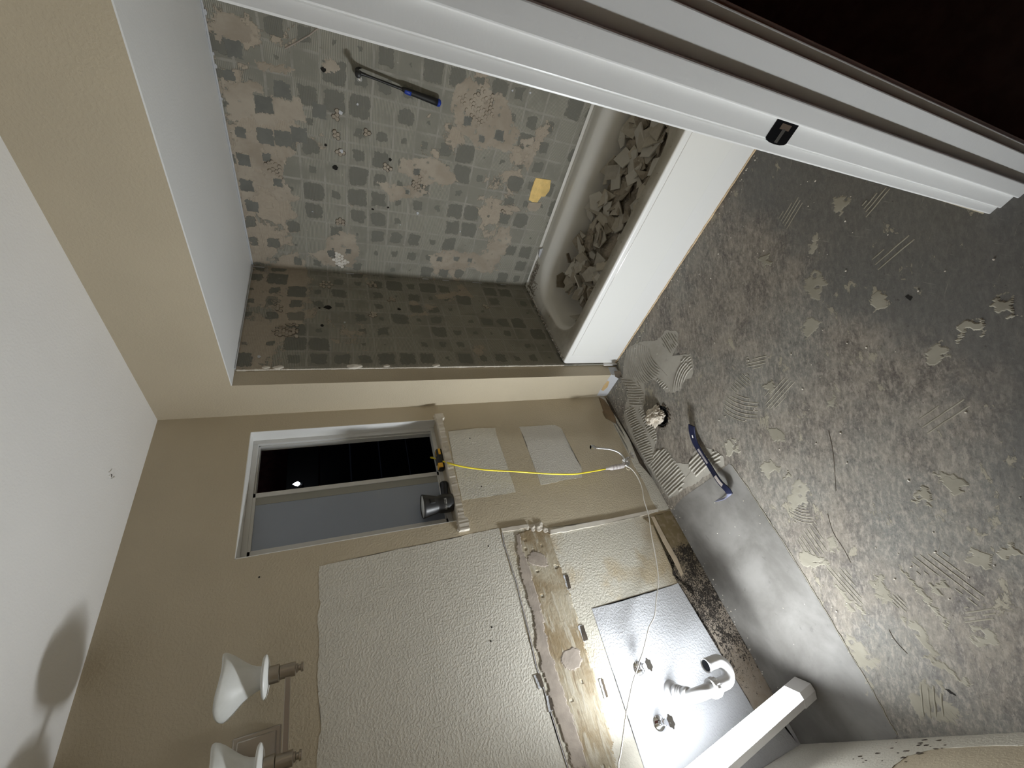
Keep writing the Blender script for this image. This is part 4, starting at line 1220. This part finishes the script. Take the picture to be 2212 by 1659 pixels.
sx0, sx1, sz0, sz1 = X0 + fw * .6, XM + .016, Z0 + fw * .8, Z1 - fw * .8
sw = .022
for (a, b, c, d) in ((sx0, sx0 + .036, sz0, sz1), (sx1 - sw, sx1, sz0, sz1), (sx0, sx1, sz1 - sw * .7, sz1), (sx0, sx1, sz0, sz0 + sw * .7)):
    add_box(bm, a, b, .074, .092, c, d, .002)
sash = obj('sash', bm, m_vinyl, win)
t = NT('frosted_glass'); Pg = t.pos()
m_frost = t.done(t.mix(t.noise(Pg, 3, 3), (.25, .29, .37), (.32, .36, .43)), .30, 0, t.bump(t.noise(Pg, 160, 2), .35, .001), .6)
bm = bmesh.new(); add_box(bm, sx0 + .01, sx1 - .012, .081, .086, sz0 + .01, sz1 - .01)
obj('frosted_pane', bm, m_frost, sash)['label'] = 'blue grey frosted glass pane'
bm = bmesh.new(); add_box(bm, sx1 - .056, sx1 - .020, .0795, .0812, sz0 + .012, sz1 - .012)
obj('pane_edge_band', bm, simple('grey_green_meeting_rail', (.30, .30, .27), .5), sash)
# broken sill
bm = bmesh.new()
sill_px = [(933, 897), (943, 893), (955, 905), (960, 935), (967, 985), (975, 1030), (987, 1080), (999, 1117), (1003, 1136), (986, 1140), (982, 1128)]
add_box(bm, WX0 - .004, WX1 + .004, -.004, .070, WZ0 - .022, WZ0 - .001, .001)
obj('sill_board', bm, m_dirt_shade, win)
bm = bmesh.new()
n = 90; prev = None
for i in range(n + 1):
    x = WX0 - .055 + (WX1 + .022 - (WX0 - .055)) * i / n
    nz = mnoise.noise(Vector((x * 40, 1, 0))); nz2 = mnoise.noise(Vector((x * 40, 7, 0)))
    nz = .5 * nz + .5 * mnoise.noise(Vector((x * 130, 2, 0))); y0 = -.026 + .0035 * nz; z0 = WZ0 - .032 + .003 * nz2; z1 = WZ0 + .001 + .002 * nz
    if i < 8 or i > n - 5: z0 -= .012; z1 += .004
    cur = [bm.verts.new((x, y0, z0)), bm.verts.new((x, y0 + .003, z1 - .003)), bm.verts.new((x, y0 + .009, z1 + .002 * nz2)), bm.verts.new((x, .004, z1)), bm.verts.new((x, .0, z0 - .002))]
    if prev:
        for k in range(5): bm.faces.new((prev[k], prev[(k + 1) % 5], cur[(k + 1) % 5], cur[k]))
    else: bm.faces.new(cur)
    prev = cur
bm.faces.new(prev[::-1])
for (qx, r) in ((WX1 + .008, .016), (WX1 - .01, .013), (WX0 - .045, .014), (WX0 - .02, .012)):
    r0 = bmesh.ops.create_icosphere(bm, subdivisions=2, radius=r)
    for v in r0['verts']:
        k = 1 + .5 * mnoise.noise(v.co * 90 + Vector((qx * 9, 0, 0)))
        v.co = Vector((v.co.x, v.co.y * .55, v.co.z * 1.4)) * k + Vector((qx, -.012, WZ0 - .008))
obj('broken_sill_edge', bm, m_plaster, win)
bm = bmesh.new()
for qx in (-.16, -.30, -.42, -.51, -.60, -.66):
    add_lathe(bm, Vector((qx, -.024, WZ0 - .012)), Vector((0, -1, .3)), [(0, .003), (.003, .003)], 8)
obj('sill_staple', bm, simple('bright_steel_staple', (.8, .8, .8), .2, 1.0), win)

# outside: dark block wall, reddish eave, a small lamp
m_night = simple('dark_outside_boards', (.030, .030, .031), .8, 0, 30, .3, .002, obj=False)
bm = bmesh.new()
yb = 2.2
for k in range(14):
    z0 = -.2 + k * .30
    if z0 > 1.95: break
    add_box(bm, -2.0, 4.5, yb, yb + .04, z0, z0 + .285, .004)
tag(obj('neighbour_fence', bm, m_night), 'dark board fence outside beyond the open half of the window', 'fence')
bm = bmesh.new()
add_box(bm, -2.0, 4.5, yb + .6, yb + .65, 1.8, 4.2)
tag(obj('neighbour_wall', bm, simple('red_brown_stucco', (.42, .17, .14), .9, 0, 30, .6, .006, .2, obj=False)), 'dark red stucco wall outside above the fence', 'wall')
pl = at(635, 1046, 'y', 1.9)
ol = empty('outdoor_lamp', (pl.x, pl.y, pl.z - .05), 'small bright white lamp glowing outside beyond the open window half', 'lamp')
t = NT('outdoor_bulb'); t.b.inputs['Emission Color'].default_value = (.85, .93, 1, 1); t.b.inputs['Emission Strength'].default_value = 14
bm = bmesh.new()
add_lathe(bm, pl + Vector((0, 0, -.05)), Vector((0, 0, 1)), [(0, .002), (.006, .012), (.020, .020), (.036, .016), (.052, .006), (.060, .002)], 16)
obj('bulb', bm, t.done((.8, .8, .8), .4), ol, True)
bm = bmesh.new()
add_box(bm, pl.x - .015, pl.x + .015, pl.y + .01, yb - .001, pl.z - .075, pl.z - .055, .002)
obj('lamp_arm', bm, m_blackmetal, ol)

# ================================================================== THINGS ON THE WINDOW SILL
m_rubber = simple('matte_black_plastic', (.016, .016, .017), .42)
m_gloss_black = simple('gloss_black_plastic', (.010, .012, .018), .15)
zs = WZ0
fl_ = empty('flashlight', (-.572, .012, zs), 'black spotlight torch standing lens up on the broken window sill', 'flashlight')
fx, fy = -.590, .014
bm = bmesh.new()
add_lathe(bm, Vector((fx, fy, zs)), Vector((0, 0, 1)), [(0, .036), (.004, .042), (.024, .045), (.062, .043), (.072, .038), (.080, .041), (.108, .048), (.134, .054), (.143, .056), (.146, .054), (.142, .052)], 32, cap=False)
body = obj('torch_body', bm, m_rubber, fl_, True)
bm = bmesh.new()
add_lathe(bm, Vector((fx, fy, zs + .139)), Vector((0, 0, 1)), [(0, .0525), (.003, .0525), (.005, 0.0)], 32)
obj('lens', bm, simple('pale_lens', (.75, .78, .80), .5), fl_, True)
bm = bmesh.new()
add_tube(bm, smooth_path([Vector((fx + .022, fy, zs + .030)), Vector((fx + .055, fy, zs + .028)), Vector((fx + .088, fy + .002, zs + .024)), Vector((fx + .112, fy + .004, zs + .022))], 5), [.021, .021, .020, .020, .0195, .019, .019, .019, .019, .0195, .020, .021, .0215, .021, .020, .015], 16)
obj('torch_grip', bm, m_gloss_black, fl_, True)
bm = bmesh.new()
add_box(bm, fx - .012, fx + .012, fy - .054, fy - .042, zs + .092, zs + .116, .002)
obj('torch_switch', bm, m_rubber, fl_)
bm = bmesh.new()
for r_, (zz, w_) in enumerate(((zs + .047, .0012), (zs + .040, .0022))):
    for k in range(9):
        a = math.radians(-150 + k * 8)
        p = Vector((fx + .0450 * math.cos(a), fy + .0450 * math.sin(a), zz))
        add_box(bm, p.x - .0014, p.x + .0014, p.y - .0006, p.y + .0006, zz - w_, zz + w_)
obj('torch_lettering', bm, simple('pale_grey_print', (.55, .55, .52), .5), fl_)

tp = empty('tape_measure', (-.335, .022, zs), 'black and yellow tape measure lying on the window sill under the yellow cord', 'tape measure')
bm = bmesh.new()
add_box(bm, -.405, -.285, .000, .046, zs, zs + .032, .010, seg=3)
obj('tape_case', bm, m_rubber, tp, True)
m_ylw = simple('amber_yellow_plastic', (.85, .48, .05), .4)
bm = bmesh.new(); add_box(bm, -.400, -.374, -.002, .030, zs + .010, zs + .035, .003)
obj('tape_button', bm, m_ylw, tp)
bm = bmesh.new(); add_box(bm, -.325, -.290, -.0015, .0, zs + .010, zs + .022, .0005); add_box(bm, -.325, -.292, .012, .020, zs + .0318, zs + .0328, .0003)
obj('tape_stripe', bm, m_ylw, tp)
bm = bmesh.new(); add_box(bm, -.372, -.335, .006, .034, zs + .031, zs + .037, .002)
obj('belt_clip', bm, simple('dark_steel', (.12, .11, .11), .35, .8), tp)

# ================================================================== CORDS
m_yc = simple('yellow_cord_jacket', (.86, .72, .05), .38)
m_wc = simple('white_cord_jacket', (.78, .76, .72), .4)
m_clear = simple('milky_clear_plug', (.62, .58, .57), .12, 0, 0, 0, 0, 0, .6)
yc = empty('extension_cord', (-.5, -.03, .30), 'yellow extension cord hanging from the open window down the tan wall', 'cord')
P1 = [Vector((-.36, .17, .80)), Vector((-.36, .165, 1.08)), at(940, 990, 'y', .150), at(931, 989, 'y', .125), at(941, 991, 'y', .06), at(958, 997, 'y', .0), at(975, 1002, 'y', -.035)]
P1 += [at(a, b, 'y', -.04) for a, b in ((1000, 1008), (1040, 1014), (1080, 1017), (1120, 1019), (1160, 1022), (1200, 1024), (1240, 1024), (1270, 1020), (1308, 1013))]
bm = bmesh.new(); add_tube(bm, smooth_path(P1, 5), .0042, 10)
obj('cord', bm, m_yc, yc, True)
pe = P1[-1]; pf = at(1347, 1006, 'y', -.045); dd = pf - pe
bm = bmesh.new()
add_lathe(bm, pe, dd, [(0, .006), (dd.length * .22, .009), (dd.length * .26, .013), (dd.length * .6, .0145), (dd.length * .97, .014), (dd.length, .011)], 16)
obj('socket_end', bm, m_clear, yc, True)
bm = bmesh.new()
a_, b_ = frame(dd)
for k in range(3):
    add_lathe(bm, pe + dd * (.35 + .17 * k), dd, [(0, .0150), (.003, .0152), (.006, .0150)], 16)
obj('grip_ring', bm, simple('mauve_grey_plastic', (.40, .35, .37), .3), yc, True)

wc = empty('lamp_cord', (-1.1, -.05, .3), 'thin white lamp cord sagging along the wall from the yellow cord to the LED lamp', 'cord')
P2 = [at(1345, 1006, 'y', -.05), at(1353, 1007, 'y', -.055), at(1365, 1014, 'y', -.055)]
P2 += [at(a, b, 'y', -.05) for a, b in ((1378, 1032), (1387, 1055), (1391, 1080), (1399, 1105), (1403, 1125), (1407, 1155), (1415, 1195), (1421, 1235), (1422, 1262), (1417, 1300), (1414, 1330), (1402, 1355), (1396, 1380), (1388, 1410), (1382, 1426))]
P2 += [at(a, b, 'y', -.085) for a, b in ((1378, 1440), (1368, 1470), (1360, 1505), (1352, 1545), (1346, 1590), (1340, 1630), (1336, 1659))]
P2 += [Vector((-1.755, -.12, .90)), Vector((-1.80, -.15, .86)), Vector((-1.79, -.165, .76)), LAMP_FOOT + LAMP_DIR * (LAMP_LEN + .015)]
bm = bmesh.new(); add_tube(bm, smooth_path(P2, 5), .0026, 8)
obj('cord', bm, m_wc, wc, True)
bm = bmesh.new()
loopc = at(1356, 1012, 'y', -.03)
add_tube(bm, [loopc + Vector((.0 + .012 * math.cos(a), -.004, .012 * math.sin(a))) for a in [i * PI / 8 for i in range(14)]], .002, 8)
obj('cord_tie', bm, simple('cream_tie', (.75, .68, .52), .5), wc, True)

# ================================================================== SHUTOFF VALVES
m_chrome = simple('chrome', (.80, .80, .82), .12, 1.0)
m_braid = simple('braided_steel_hose', (.60, .60, .60), .32, .85, 900, .6, .0006)
def valve(p, label, spread=1.0, handle_dir=Vector((0, 0, -1)), hose=None, r_esc=.028):
    e = empty('shutoff_valve', p, label, 'valve')
    bm = bmesh.new()
    add_lathe(bm, p, Vector((0, -1, 0)), [(0, r_esc), (.002, r_esc), (.006, r_esc * .75), (.010, r_esc * .42), (.011, .008)], 28)
    obj('escutcheon', bm, m_chrome, e, True)
    bm = bmesh.new()
    add_lathe(bm, p + Vector((0, -.008, 0)), Vector((0, -1, 0)), [(0, .0065), (.020, .0065), (.021, .011), (.034, .011), (.035, .009), (.060, .009), (.061, .0105), (.066, .0105), (.067, .006), (.076, .006)], 14)
    add_lathe(bm, p + Vector((0, -.045, 0)), -handle_dir, [(0, .0085), (.016, .0085), (.017, .011), (.026, .011)], 6)
    obj('valve_body', bm, m_chrome, e)
    bm = bmesh.new()
    c = p + Vector((0, -.078, 0))
    n = 28
    for sgn in (0,):
        top = []; bot = []
        for i in range(n):
            a = 2 * PI * i / n
            r = .017 * (1 + .12 * math.cos(6 * a))
            d_ = Vector((math.cos(a) * r * 1.25, 0, math.sin(a) * r * .8))
            top.append(bm.verts.new(c + d_ + Vector((0, -.004, 0)))); bot.append(bm.verts.new(c + d_ + Vector((0, .005, 0))))
        bm.faces.new(top); bm.faces.new(bot[::-1])
        for i in range(n): bm.faces.new((top[i], bot[i], bot[(i + 1) % n], top[(i + 1) % n]))
    obj('handle', bm, m_chrome, e)
    return e
v0 = at(1352, 998, 'y', 0)
e0 = valve(v0, 'chrome toilet shutoff valve low on the tan wall with a braided hose', handle_dir=Vector((0, 0, -1)))
bm = bmesh.new()
hp = [v0 + Vector((0, -.045, .022))] + [at(a, b, 'y', yy) for a, b, yy in ((1349, 992, -.05), (1344, 984, -.055), (1334, 976, -.06), (1320, 971, -.06), (1305, 969, -.055), (1292, 968, -.05), (1284, 967, -.05))]
add_tube(bm, smooth_path(hp, 5), .0060, 10)
obj('braided_hose', bm, m_braid, e0, True)
nd = (hp[-1] - hp[-2]).normalized()
bm = bmesh.new()
add_lathe(bm, hp[-1], nd, [(-.010, .008), (.002, .008), (.003, .0145), (.024, .0145), (.025, .011), (.008, .010)], 8)
obj('hose_nut', bm, m_chrome, e0)
valve(at(1380, 1443, 'y', 0), 'chrome shutoff valve on the white wall above the drain trap, behind the white cord', handle_dir=Vector((0, 0, 1)))
valve(at(1424, 1562, 'y', 0), 'chrome shutoff valve on the white wall nearest the glowing lamp', handle_dir=Vector((0, 0, 1)))

# ================================================================== DRAIN TRAP
m_pvc = simple('white_pvc', (.60, .60, .61), .30)
m_pvcin = simple('dark_pipe_inside', (.10, .11, .13), .5)
tp0 = at(1452, 1494, 'y', 0)
trap = empty('drain_trap', tp0, 'white plastic sink drain trap with open end curving up from the wall', 'pipe')
bm = bmesh.new()
add_lathe(bm, tp0, Vector((0, -1, 0)), [(0, .040), (.002, .040), (.010, .033), (.016, .026), (.018, .022)], 32)
obj('wall_flange', bm, m_pvc, trap, True)
nutp = at(1547, 1483, 'y', -.150); endp = at(1524, 1438, 'y', -.152)
PR = .0240
bm = bmesh.new()
armd = (Vector((nutp.x, -.105, tp0.z - .004)) - tp0)
arm = [tp0 + armd * .08, tp0 + armd * .4, tp0 + armd * .75, tp0 + armd]
e0_ = arm[-1]
for k in range(1, 9):
    a = PI / 2 * k / 8
    arm.append(Vector((e0_.x + (nutp.x - e0_.x) * k / 8, e0_.y - .042 * math.sin(a), e0_.z - .042 * (1 - math.cos(a)))))
arm.append(Vector((nutp.x, arm[-1].y, nutp.z + .020)))
add_tube(bm, arm, [PR * .96] * 4 + [PR] * 9, 28)
an = armd.normalized()
for hh, rr, ll in ((.022, .0285, .016), (.048, .0275, .005), (.058, .0275, .005), (.074, .0280, .022)):
    add_lathe(bm, tp0 + an * hh, an, [(0, PR * .95), (.001, rr), (ll, rr), (ll + .001, PR * .95)], 32)
obj('trap_arm', bm, m_pvc, trap, True)
nb = arm[-1]
bm = bmesh.new()
add_lathe(bm, nb + Vector((0, 0, .006)), Vector((0, 0, -1)), [(0, .025), (.001, .0335), (.008, .0345), (.010, .0320), (.024, .0320), (.026, .0300), (.034, .0300), (.035, .025)], 36)
for k in range(14):
    a = 2 * PI * k / 14
    c = nb + Vector((.0322 * math.cos(a), .0322 * math.sin(a), -.012))
    add_box(bm, c.x - .0022, c.x + .0022, c.y - .0022, c.y + .0022, c.z - .008, c.z + .008, .0006)
obj('slip_nut', bm, m_pvc, trap)
hv = Vector((endp.x - nb.x, endp.y - nb.y, 0)); Ru = hv.length / 2; ux = hv.normalized()
zb = nutp.z - .052
bm = bmesh.new()
ub = [nb + Vector((0, 0, -.01)), Vector((nb.x, nb.y, zb))]
uc = Vector((nb.x, nb.y, zb)) + ux * Ru
for k in range(1, 17):
    a = PI * k / 16
    ub.append(uc + ux * (-Ru * math.cos(a)) + Vector((0, 0, -Ru * math.sin(a))))
ub += [Vector((ub[-1].x, ub[-1].y, (zb + endp.z) / 2)), Vector((ub[-1].x, ub[-1].y, endp.z))]
add_tube(bm, ub, PR, 32, cap=False)
obj('u_bend', bm, m_pvc, trap, True)
ep = ub[-1]
bm = bmesh.new()
add_lathe(bm, ep, Vector((0, 0, 1)), [(-.012, PR), (-.011, PR + .0015), (.0, PR + .0015), (.001, PR - .001), (-.001, PR - .003), (-.03, PR - .003)], 32, cap=False)
obj('open_end', bm, m_pvc, trap, True)
bm = bmesh.new()
add_lathe(bm, ep + Vector((0, 0, -.040)), Vector((0, 0, 1)), [(0, 0), (0, PR - .0031), (.036, PR - .0031)], 32, cap=False)
obj('pipe_inside', bm, m_pvcin, trap, True)

# ================================================================== VANITY LIGHT
m_nickel = simple('brushed_nickel', (.42, .38, .33), .30, 1.0, 200, .15, .0005)
m_frostshade = NT('alabaster_glass_shade')
pp = m_frostshade.pos(True)
nn = m_frostshade.noise(pp, 16, 4, .6, 1.2)
m_shade = m_frostshade.done(m_frostshade.mix(nn, (.66, .68, .66), (.84, .85, .84)), .35, 0, None, .5)
VX = -1.342; VY = -.130
vl = empty('vanity_light', (VX, 0, 1.90), 'brushed nickel vanity light with unlit frosted bell shades above the mirror patch', 'light fixture')
bm = bmesh.new()
add_box(bm, VX - .098, VX + .098, -.012, -.001, 1.893, 2.022, .004)
add_box(bm, VX - .086, VX + .086, -.020, -.010, 1.905, 2.010, .004)
obj('backplate', bm, m_nickel, vl)
bm = bmesh.new()
add_box(bm, VX - .225, VX + .225, VY - .007, VY + .007, 1.861, 1.876, .0012)
obj('crossbar', bm, m_nickel, vl)
bm = bmesh.new()
add_tube(bm, [Vector((VX, -.015, 1.93)), Vector((VX, -.07, 1.925)), Vector((VX, -.11, 1.90)), Vector((VX, VY, 1.87))], .008, 12)
obj('bar_stem', bm, m_nickel, vl, True)
for lx in (-1.126, -1.342, -1.558):
    b0 = Vector((lx, VY, 0))
    bm = bmesh.new()
    add_lathe(bm, b0 + Vector((0, 0, 1.826)), Vector((0, 0, 1)), [(0, .0), (.0, .0125), (.006, .0135), (.008, .0085), (.014, .0085), (.016, .0125), (.020, .0125), (.022, .0195), (.064, .0195), (.065, .0175), (.067, .0245), (.093, .0245), (.094, .02)], 32)
    so = obj('socket', bm, m_nickel, vl, True)
    so.modifiers.new('e', 'EDGE_SPLIT').split_angle = math.radians(35)
    bm = bmesh.new()
    add_lathe(bm, b0 + Vector((0, 0, 1.920)), Vector((0, 0, 1)), [(0, .0), (0, .024), (.003, .046), (.007, .057), (.011, .060), (.015, .056), (.018, .040), (.019, .034)], 40)
    obj('glass_dish', bm, m_shade, vl, True)
    bm = bmesh.new()
    n = 48
    prof = [(1.934, .0300), (1.944, .0310), (1.956, .0345), (1.970, .0415), (1.985, .0520), (2.000, .0650), (2.014, .0770), (2.026, .0850), (2.034, .0885), (2.038, .0875), (2.032, .0830), (2.018, .0740), (2.0, .0600), (1.975, .0400), (1.955, .0300)]
    rr = []
    for z, r in prof:
        rr.append([bm.verts.new(b0 + Vector((math.cos(2 * PI * i / n) * r * (1 + .035 * ((z - 1.934) / .1) * math.cos(3 * 2 * PI * i / n + .6)), math.sin(2 * PI * i / n) * r, z + .006 * max(0, (z - 1.99) / .05) * math.cos(3 * 2 * PI * i / n + .6)))) for i in range(n)])
    for a in range(len(rr) - 1):
        for i in range(n): bm.faces.new((rr[a][i], rr[a][(i + 1) % n], rr[a + 1][(i + 1) % n], rr[a + 1][i]))
    obj('glass_shade', bm, m_shade, vl, True)

# ================================================================== HAMMER ON THE SHOWER PIPE
m_hblack = simple('black_rubber_grip', (.006, .006, .007), .6)
m_blue = simple('blue_grip_end', (.015, .045, .33), .35)
m_dsteel = simple('blackened_steel', (.010, .010, .010), .45, .0)
hA = at(776, 157, 'x', XA - .045); hB = at(952, 224, 'x', XA - .030)
ham = empty('hammer', hB, 'black and blue handled claw hammer hooked over the shower pipe stub', 'hammer')
hd = (hB - hA).normalized()
hp_ = lambda k: hA.lerp(hB, k)
bm = bmesh.new()
add_tube(bm, smooth_path([hp_(.0), hp_(.12), hp_(.30), hp_(.52)], 4), [.010, .008, .007, .0062, .0058, .0056, .0056, .0056, .006, .006, .0065, .007, .0075], 12)
obj('shaft', bm, m_dsteel, ham, True)
bm = bmesh.new()
add_tube(bm, [hp_(q) for q in (.50, .52, .56, .66, .78, .88, .955)], [.008, .0105, .0125, .0135, .0145, .0155, .0165], 16)
obj('grip', bm, m_hblack, ham, True)
bm = bmesh.new()
add_tube(bm, [hp_(q) for q in (.53, .55, .58, .61)], [.010, .0116, .0122, .0126], 14)
for v in bm.verts: v.co += Vector((-.002, .0025, 0))
obj('blue_inlay', bm, m_blue, ham, True)
bm = bmesh.new()
add_tube(bm, [hp_(q) for q in (.953, .97, .99, 1.0)], [.0167, .0170, .0150, .008], 16)
obj('grip_end', bm, m_blue, ham, True)
bm = bmesh.new()   # head: face towards the room, claw towards the wall
hc = hA + Vector((0, 0, .008))
add_lathe(bm, hc + Vector((-.062, -.006, 0)), Vector((1, .08, 0)), [(0, .011), (.002, .013), (.016, .013), (.020, .009), (.036, .0085), (.048, .011), (.064, .011), (.076, .009)], 20)
for s_ in (-1, 1):
    cl = [hc + Vector((.010, s_ * .003, .002)), hc + Vector((.022, s_ * .006, .0)), hc + Vector((.034, s_ * .009, -.008)), hc + Vector((.042, s_ * .010, -.020))]
    add_tube(bm, cl, [.008, .007, .005, .002], 10)
obj('hammer_head', bm, m_dsteel, ham, True)
bm = bmesh.new()
s0 = at(775, 164, 'x', XA)
stub = tag(None or bpy.data.objects.new('shower_pipe_stub', None), 'short steel shower pipe stub poking out of the tub wall under the hammer', 'pipe')
COL.objects.link(stub); stub.location = s0; stub.empty_display_size = .01
add_lathe(bm, s0, Vector((-1, 0, 0)), [(0, .0105), (.050, .0105), (.051, .009), (.046, .0085)], 20)
obj('pipe', bm, simple('galvanised_pipe', (.55, .55, .54), .35, .8), stub, True)
bm = bmesh.new()
add_lathe(bm, s0 + Vector((-.048, 0, 0)), Vector((-1, 0, 0)), [(0, .009), (.006, .0085), (.009, .003)], 20)
obj('pipe_plug', bm, simple('bright_plug', (.85, .85, .85), .15, .9), stub, True)

# ================================================================== PRY BAR ON THE FLOOR
m_navy = simple('navy_enamel_steel', (.008, .011, .036), .34, .2, 30, .2, .0005, .25)
m_lblue = simple('worn_bevel_steel', (.30, .32, .46), .30, .5)
pb_px = [(1494, 919, .052, .026), (1494.5, 930, .044, .026), (1497, 943, .036, .0235), (1501, 955, .030, .021), (1509, 970, .026, .019), (1519, 986, .025, .0175), (1529, 1001, .026, .0175), (1538, 1016, .028, .0175), (1548, 1032, .031, .0175), (1557, 1044, .034, .0180), (1565, 1052, .037, .0190), (1572, 1059, .037, .021), (1576, 1066, .032, .022)]
cent = [at(a, b, 'z', z) for a, b, z, w_ in pb_px]
wid = [w_ for *_, w_ in pb_px]
def bar_mesh(bm, cent, wid, th, up=Vector((0, 0, 1))):
    prev = None; n = len(cent)
    for i in range(n):
        t_ = (cent[min(i + 1, n - 1)] - cent[max(i - 1, 0)]).normalized()
        s_ = t_.cross(up).normalized(); u_ = s_.cross(t_).normalized()
        hw = wid[i] ; ht = th if isinstance(th, float) else th[i]
        c = cent[i]
        cur = [bm.verts.new(c + s_ * hw + u_ * ht * .6), bm.verts.new(c + s_ * hw * .9 + u_ * ht), bm.verts.new(c - s_ * hw * .9 + u_ * ht), bm.verts.new(c - s_ * hw + u_ * ht * .6), bm.verts.new(c - s_ * hw * .95 - u_ * ht), bm.verts.new(c + s_ * hw * .95 - u_ * ht)]
        if prev:
            for k in range(6): bm.faces.new((prev[k], prev[(k + 1) % 6], cur[(k + 1) % 6], cur[k]))
        else: bm.faces.new(cur)
        prev = cur
    bm.faces.new(prev[::-1])
pry = empty('pry_bar', (cent[6].x, cent[6].y, 0), 'navy blue flat pry bar lying across the mortar ridges on the floor', 'pry bar')
sp_ = smooth_path(cent, 4)
ww = []
for i in range(len(wid) - 1):
    for j in range(4): ww.append(wid[i] + (wid[i + 1] - wid[i]) * j / 4)
ww.append(wid[-1])
bm = bmesh.new()
bar_mesh(bm, sp_, [q * .78 for q in ww], .0030)
obj('bar_shank', bm, m_navy, pry, True).modifiers.new('e', 'EDGE_SPLIT').split_angle = math.radians(30)
hk = [cent[-1] + Vector((0, 0, .0)), at(1574, 1071, 'z', .022), at(1568, 1076, 'z', .014), at(1558, 1079, 'z', .006), at(1548, 1081, 'z', .0015)]
bm = bmesh.new()
dirb = (cent[-1] - cent[-3]).normalized()
side = dirb.cross(Vector((0, 0, 1))).normalized()
prev = None
for i, c in enumerate(smooth_path(hk, 3)):
    k = i / 12
    hw = .017 * (1 - .15 * k); ht = .003 * (1 - .75 * k)
    cur = [bm.verts.new(c + side * hw + dirb * ht), bm.verts.new(c - side * hw + dirb * ht), bm.verts.new(c - side * hw - dirb * ht), bm.verts.new(c + side * hw - dirb * ht)]
    if prev:
        for q in range(4): bm.faces.new((prev[q], prev[(q + 1) % 4], cur[(q + 1) % 4], cur[q]))
    else: bm.faces.new(cur)
    prev = cur
bm.faces.new(prev[::-1])
obj('bar_hook', bm, m_lblue, pry)
def on_bar(name, k0, k1, hw, m):
    bm = bmesh.new()
    i0, i1 = int(k0 * (len(sp_) - 1)), int(k1 * (len(sp_) - 1))
    bar_mesh(bm, [p + Vector((0, 0, .0032)) for p in sp_[i0:i1 + 1]], [hw] * (i1 - i0 + 1), .0006)
    return obj(name, bm, m, pry)
on_bar('paper_sticker', .66, .80, .0080, simple('grey_paper_sticker', (.36, .32, .30), .7, 0, 0, 0, 0, .15))
on_bar('worn_sticker', .34, .50, .0060, simple('torn_sticker', (.24, .22, .23), .7, 0, 90, .4, .001, .5))
on_bar('nail_slot', .15, .205, .0032, simple('pale_slot', (.62, .60, .56), .6))

# ================================================================== LED LAMP LEANING IN THE CORNER
lamp = empty('led_shop_light', LAMP_FOOT, 'glowing white LED batten lamp standing tilted on the floor in the corner', 'lamp')
d_ = LAMP_DIR
fn = Vector((.86, -.51, 0)); fn = (fn - d_ * fn.dot(d_)).normalized()     # the way the light faces
sd = d_.cross(fn).normalized()
def prism(bm, prof, h0, h1, mi=0):
    a = [bm.verts.new(LAMP_FOOT + d_ * h0 + sd * x + fn * y) for x, y in prof]
    b = [bm.verts.new(LAMP_FOOT + d_ * h1 + sd * x + fn * y) for x, y in prof]
    n = len(prof)
    bm.faces.new(a[::-1]).material_index = mi; bm.faces.new(b).material_index = mi
    for i in range(n): bm.faces.new((a[i], a[(i + 1) % n], b[(i + 1) % n], b[i])).material_index = mi
full = [(-.039, -.030), (.039, -.030), (.041, .002), (.030, .024), (-.030, .024), (-.041, .002)]
diff = [(.0395, .004), (.0290, .0235), (-.0290, .0235), (-.0395, .004)]
back = [(-.037, -.028), (.037, -.028), (.0395, .004), (-.0395, .004)]
m_cap = simple('white_plastic_cap', (.75, .75, .77), .45)
bm = bmesh.new(); prism(bm, full, .006, .085)
obj('end_cap', bm, m_cap, lamp)
bm = bmesh.new(); prism(bm, full, LAMP_LEN - .03, LAMP_LEN)
obj('end_cap', bm, m_cap, lamp)
bm = bmesh.new(); prism(bm, back, .085, LAMP_LEN - .03)
obj('lamp_housing', bm, m_cap, lamp)
t = NT('glowing_diffuser')
t.b.inputs['Emission Color'].default_value = (.93, .975, 1.0, 1)
zz_ = t.sep(t.pos())[2]
inc = t.n.new('ShaderNodeNewGeometry').outputs['Incoming']
def vdot(v, c):
    n = t.n.new('ShaderNodeVectorMath'); n.operation = 'DOT_PRODUCT'
    t.L(v, n.inputs[0]); n.inputs[1].default_value = c
    return n.outputs['Value']
across = vdot(inc, tuple(fn)); along_ = vdot(inc, tuple(d_))
rad_ = t.M('SQRT', t.M('MAXIMUM', t.M('SUBTRACT', 1.0, t.M('MULTIPLY', along_, along_)), .01))
beam = t.M('POWER', t.M('MAXIMUM', t.M('DIVIDE', across, rad_), .12), .85)      # added beam shape: sideways light cut so the wall beside stays darker
t.L(t.M('MULTIPLY', t.M('MULTIPLY', t.step(zz_, .18, .72, .035, 1.0), LAMP_STRENGTH), beam), t.b.inputs['Emission Strength'])   # emission lowered towards the foot so the floor there stays darker
bm = bmesh.new(); prism(bm, diff, .0852, LAMP_LEN - .0302)
obj('diffuser', bm, t.done((.9, .9, .9), .4), lamp)
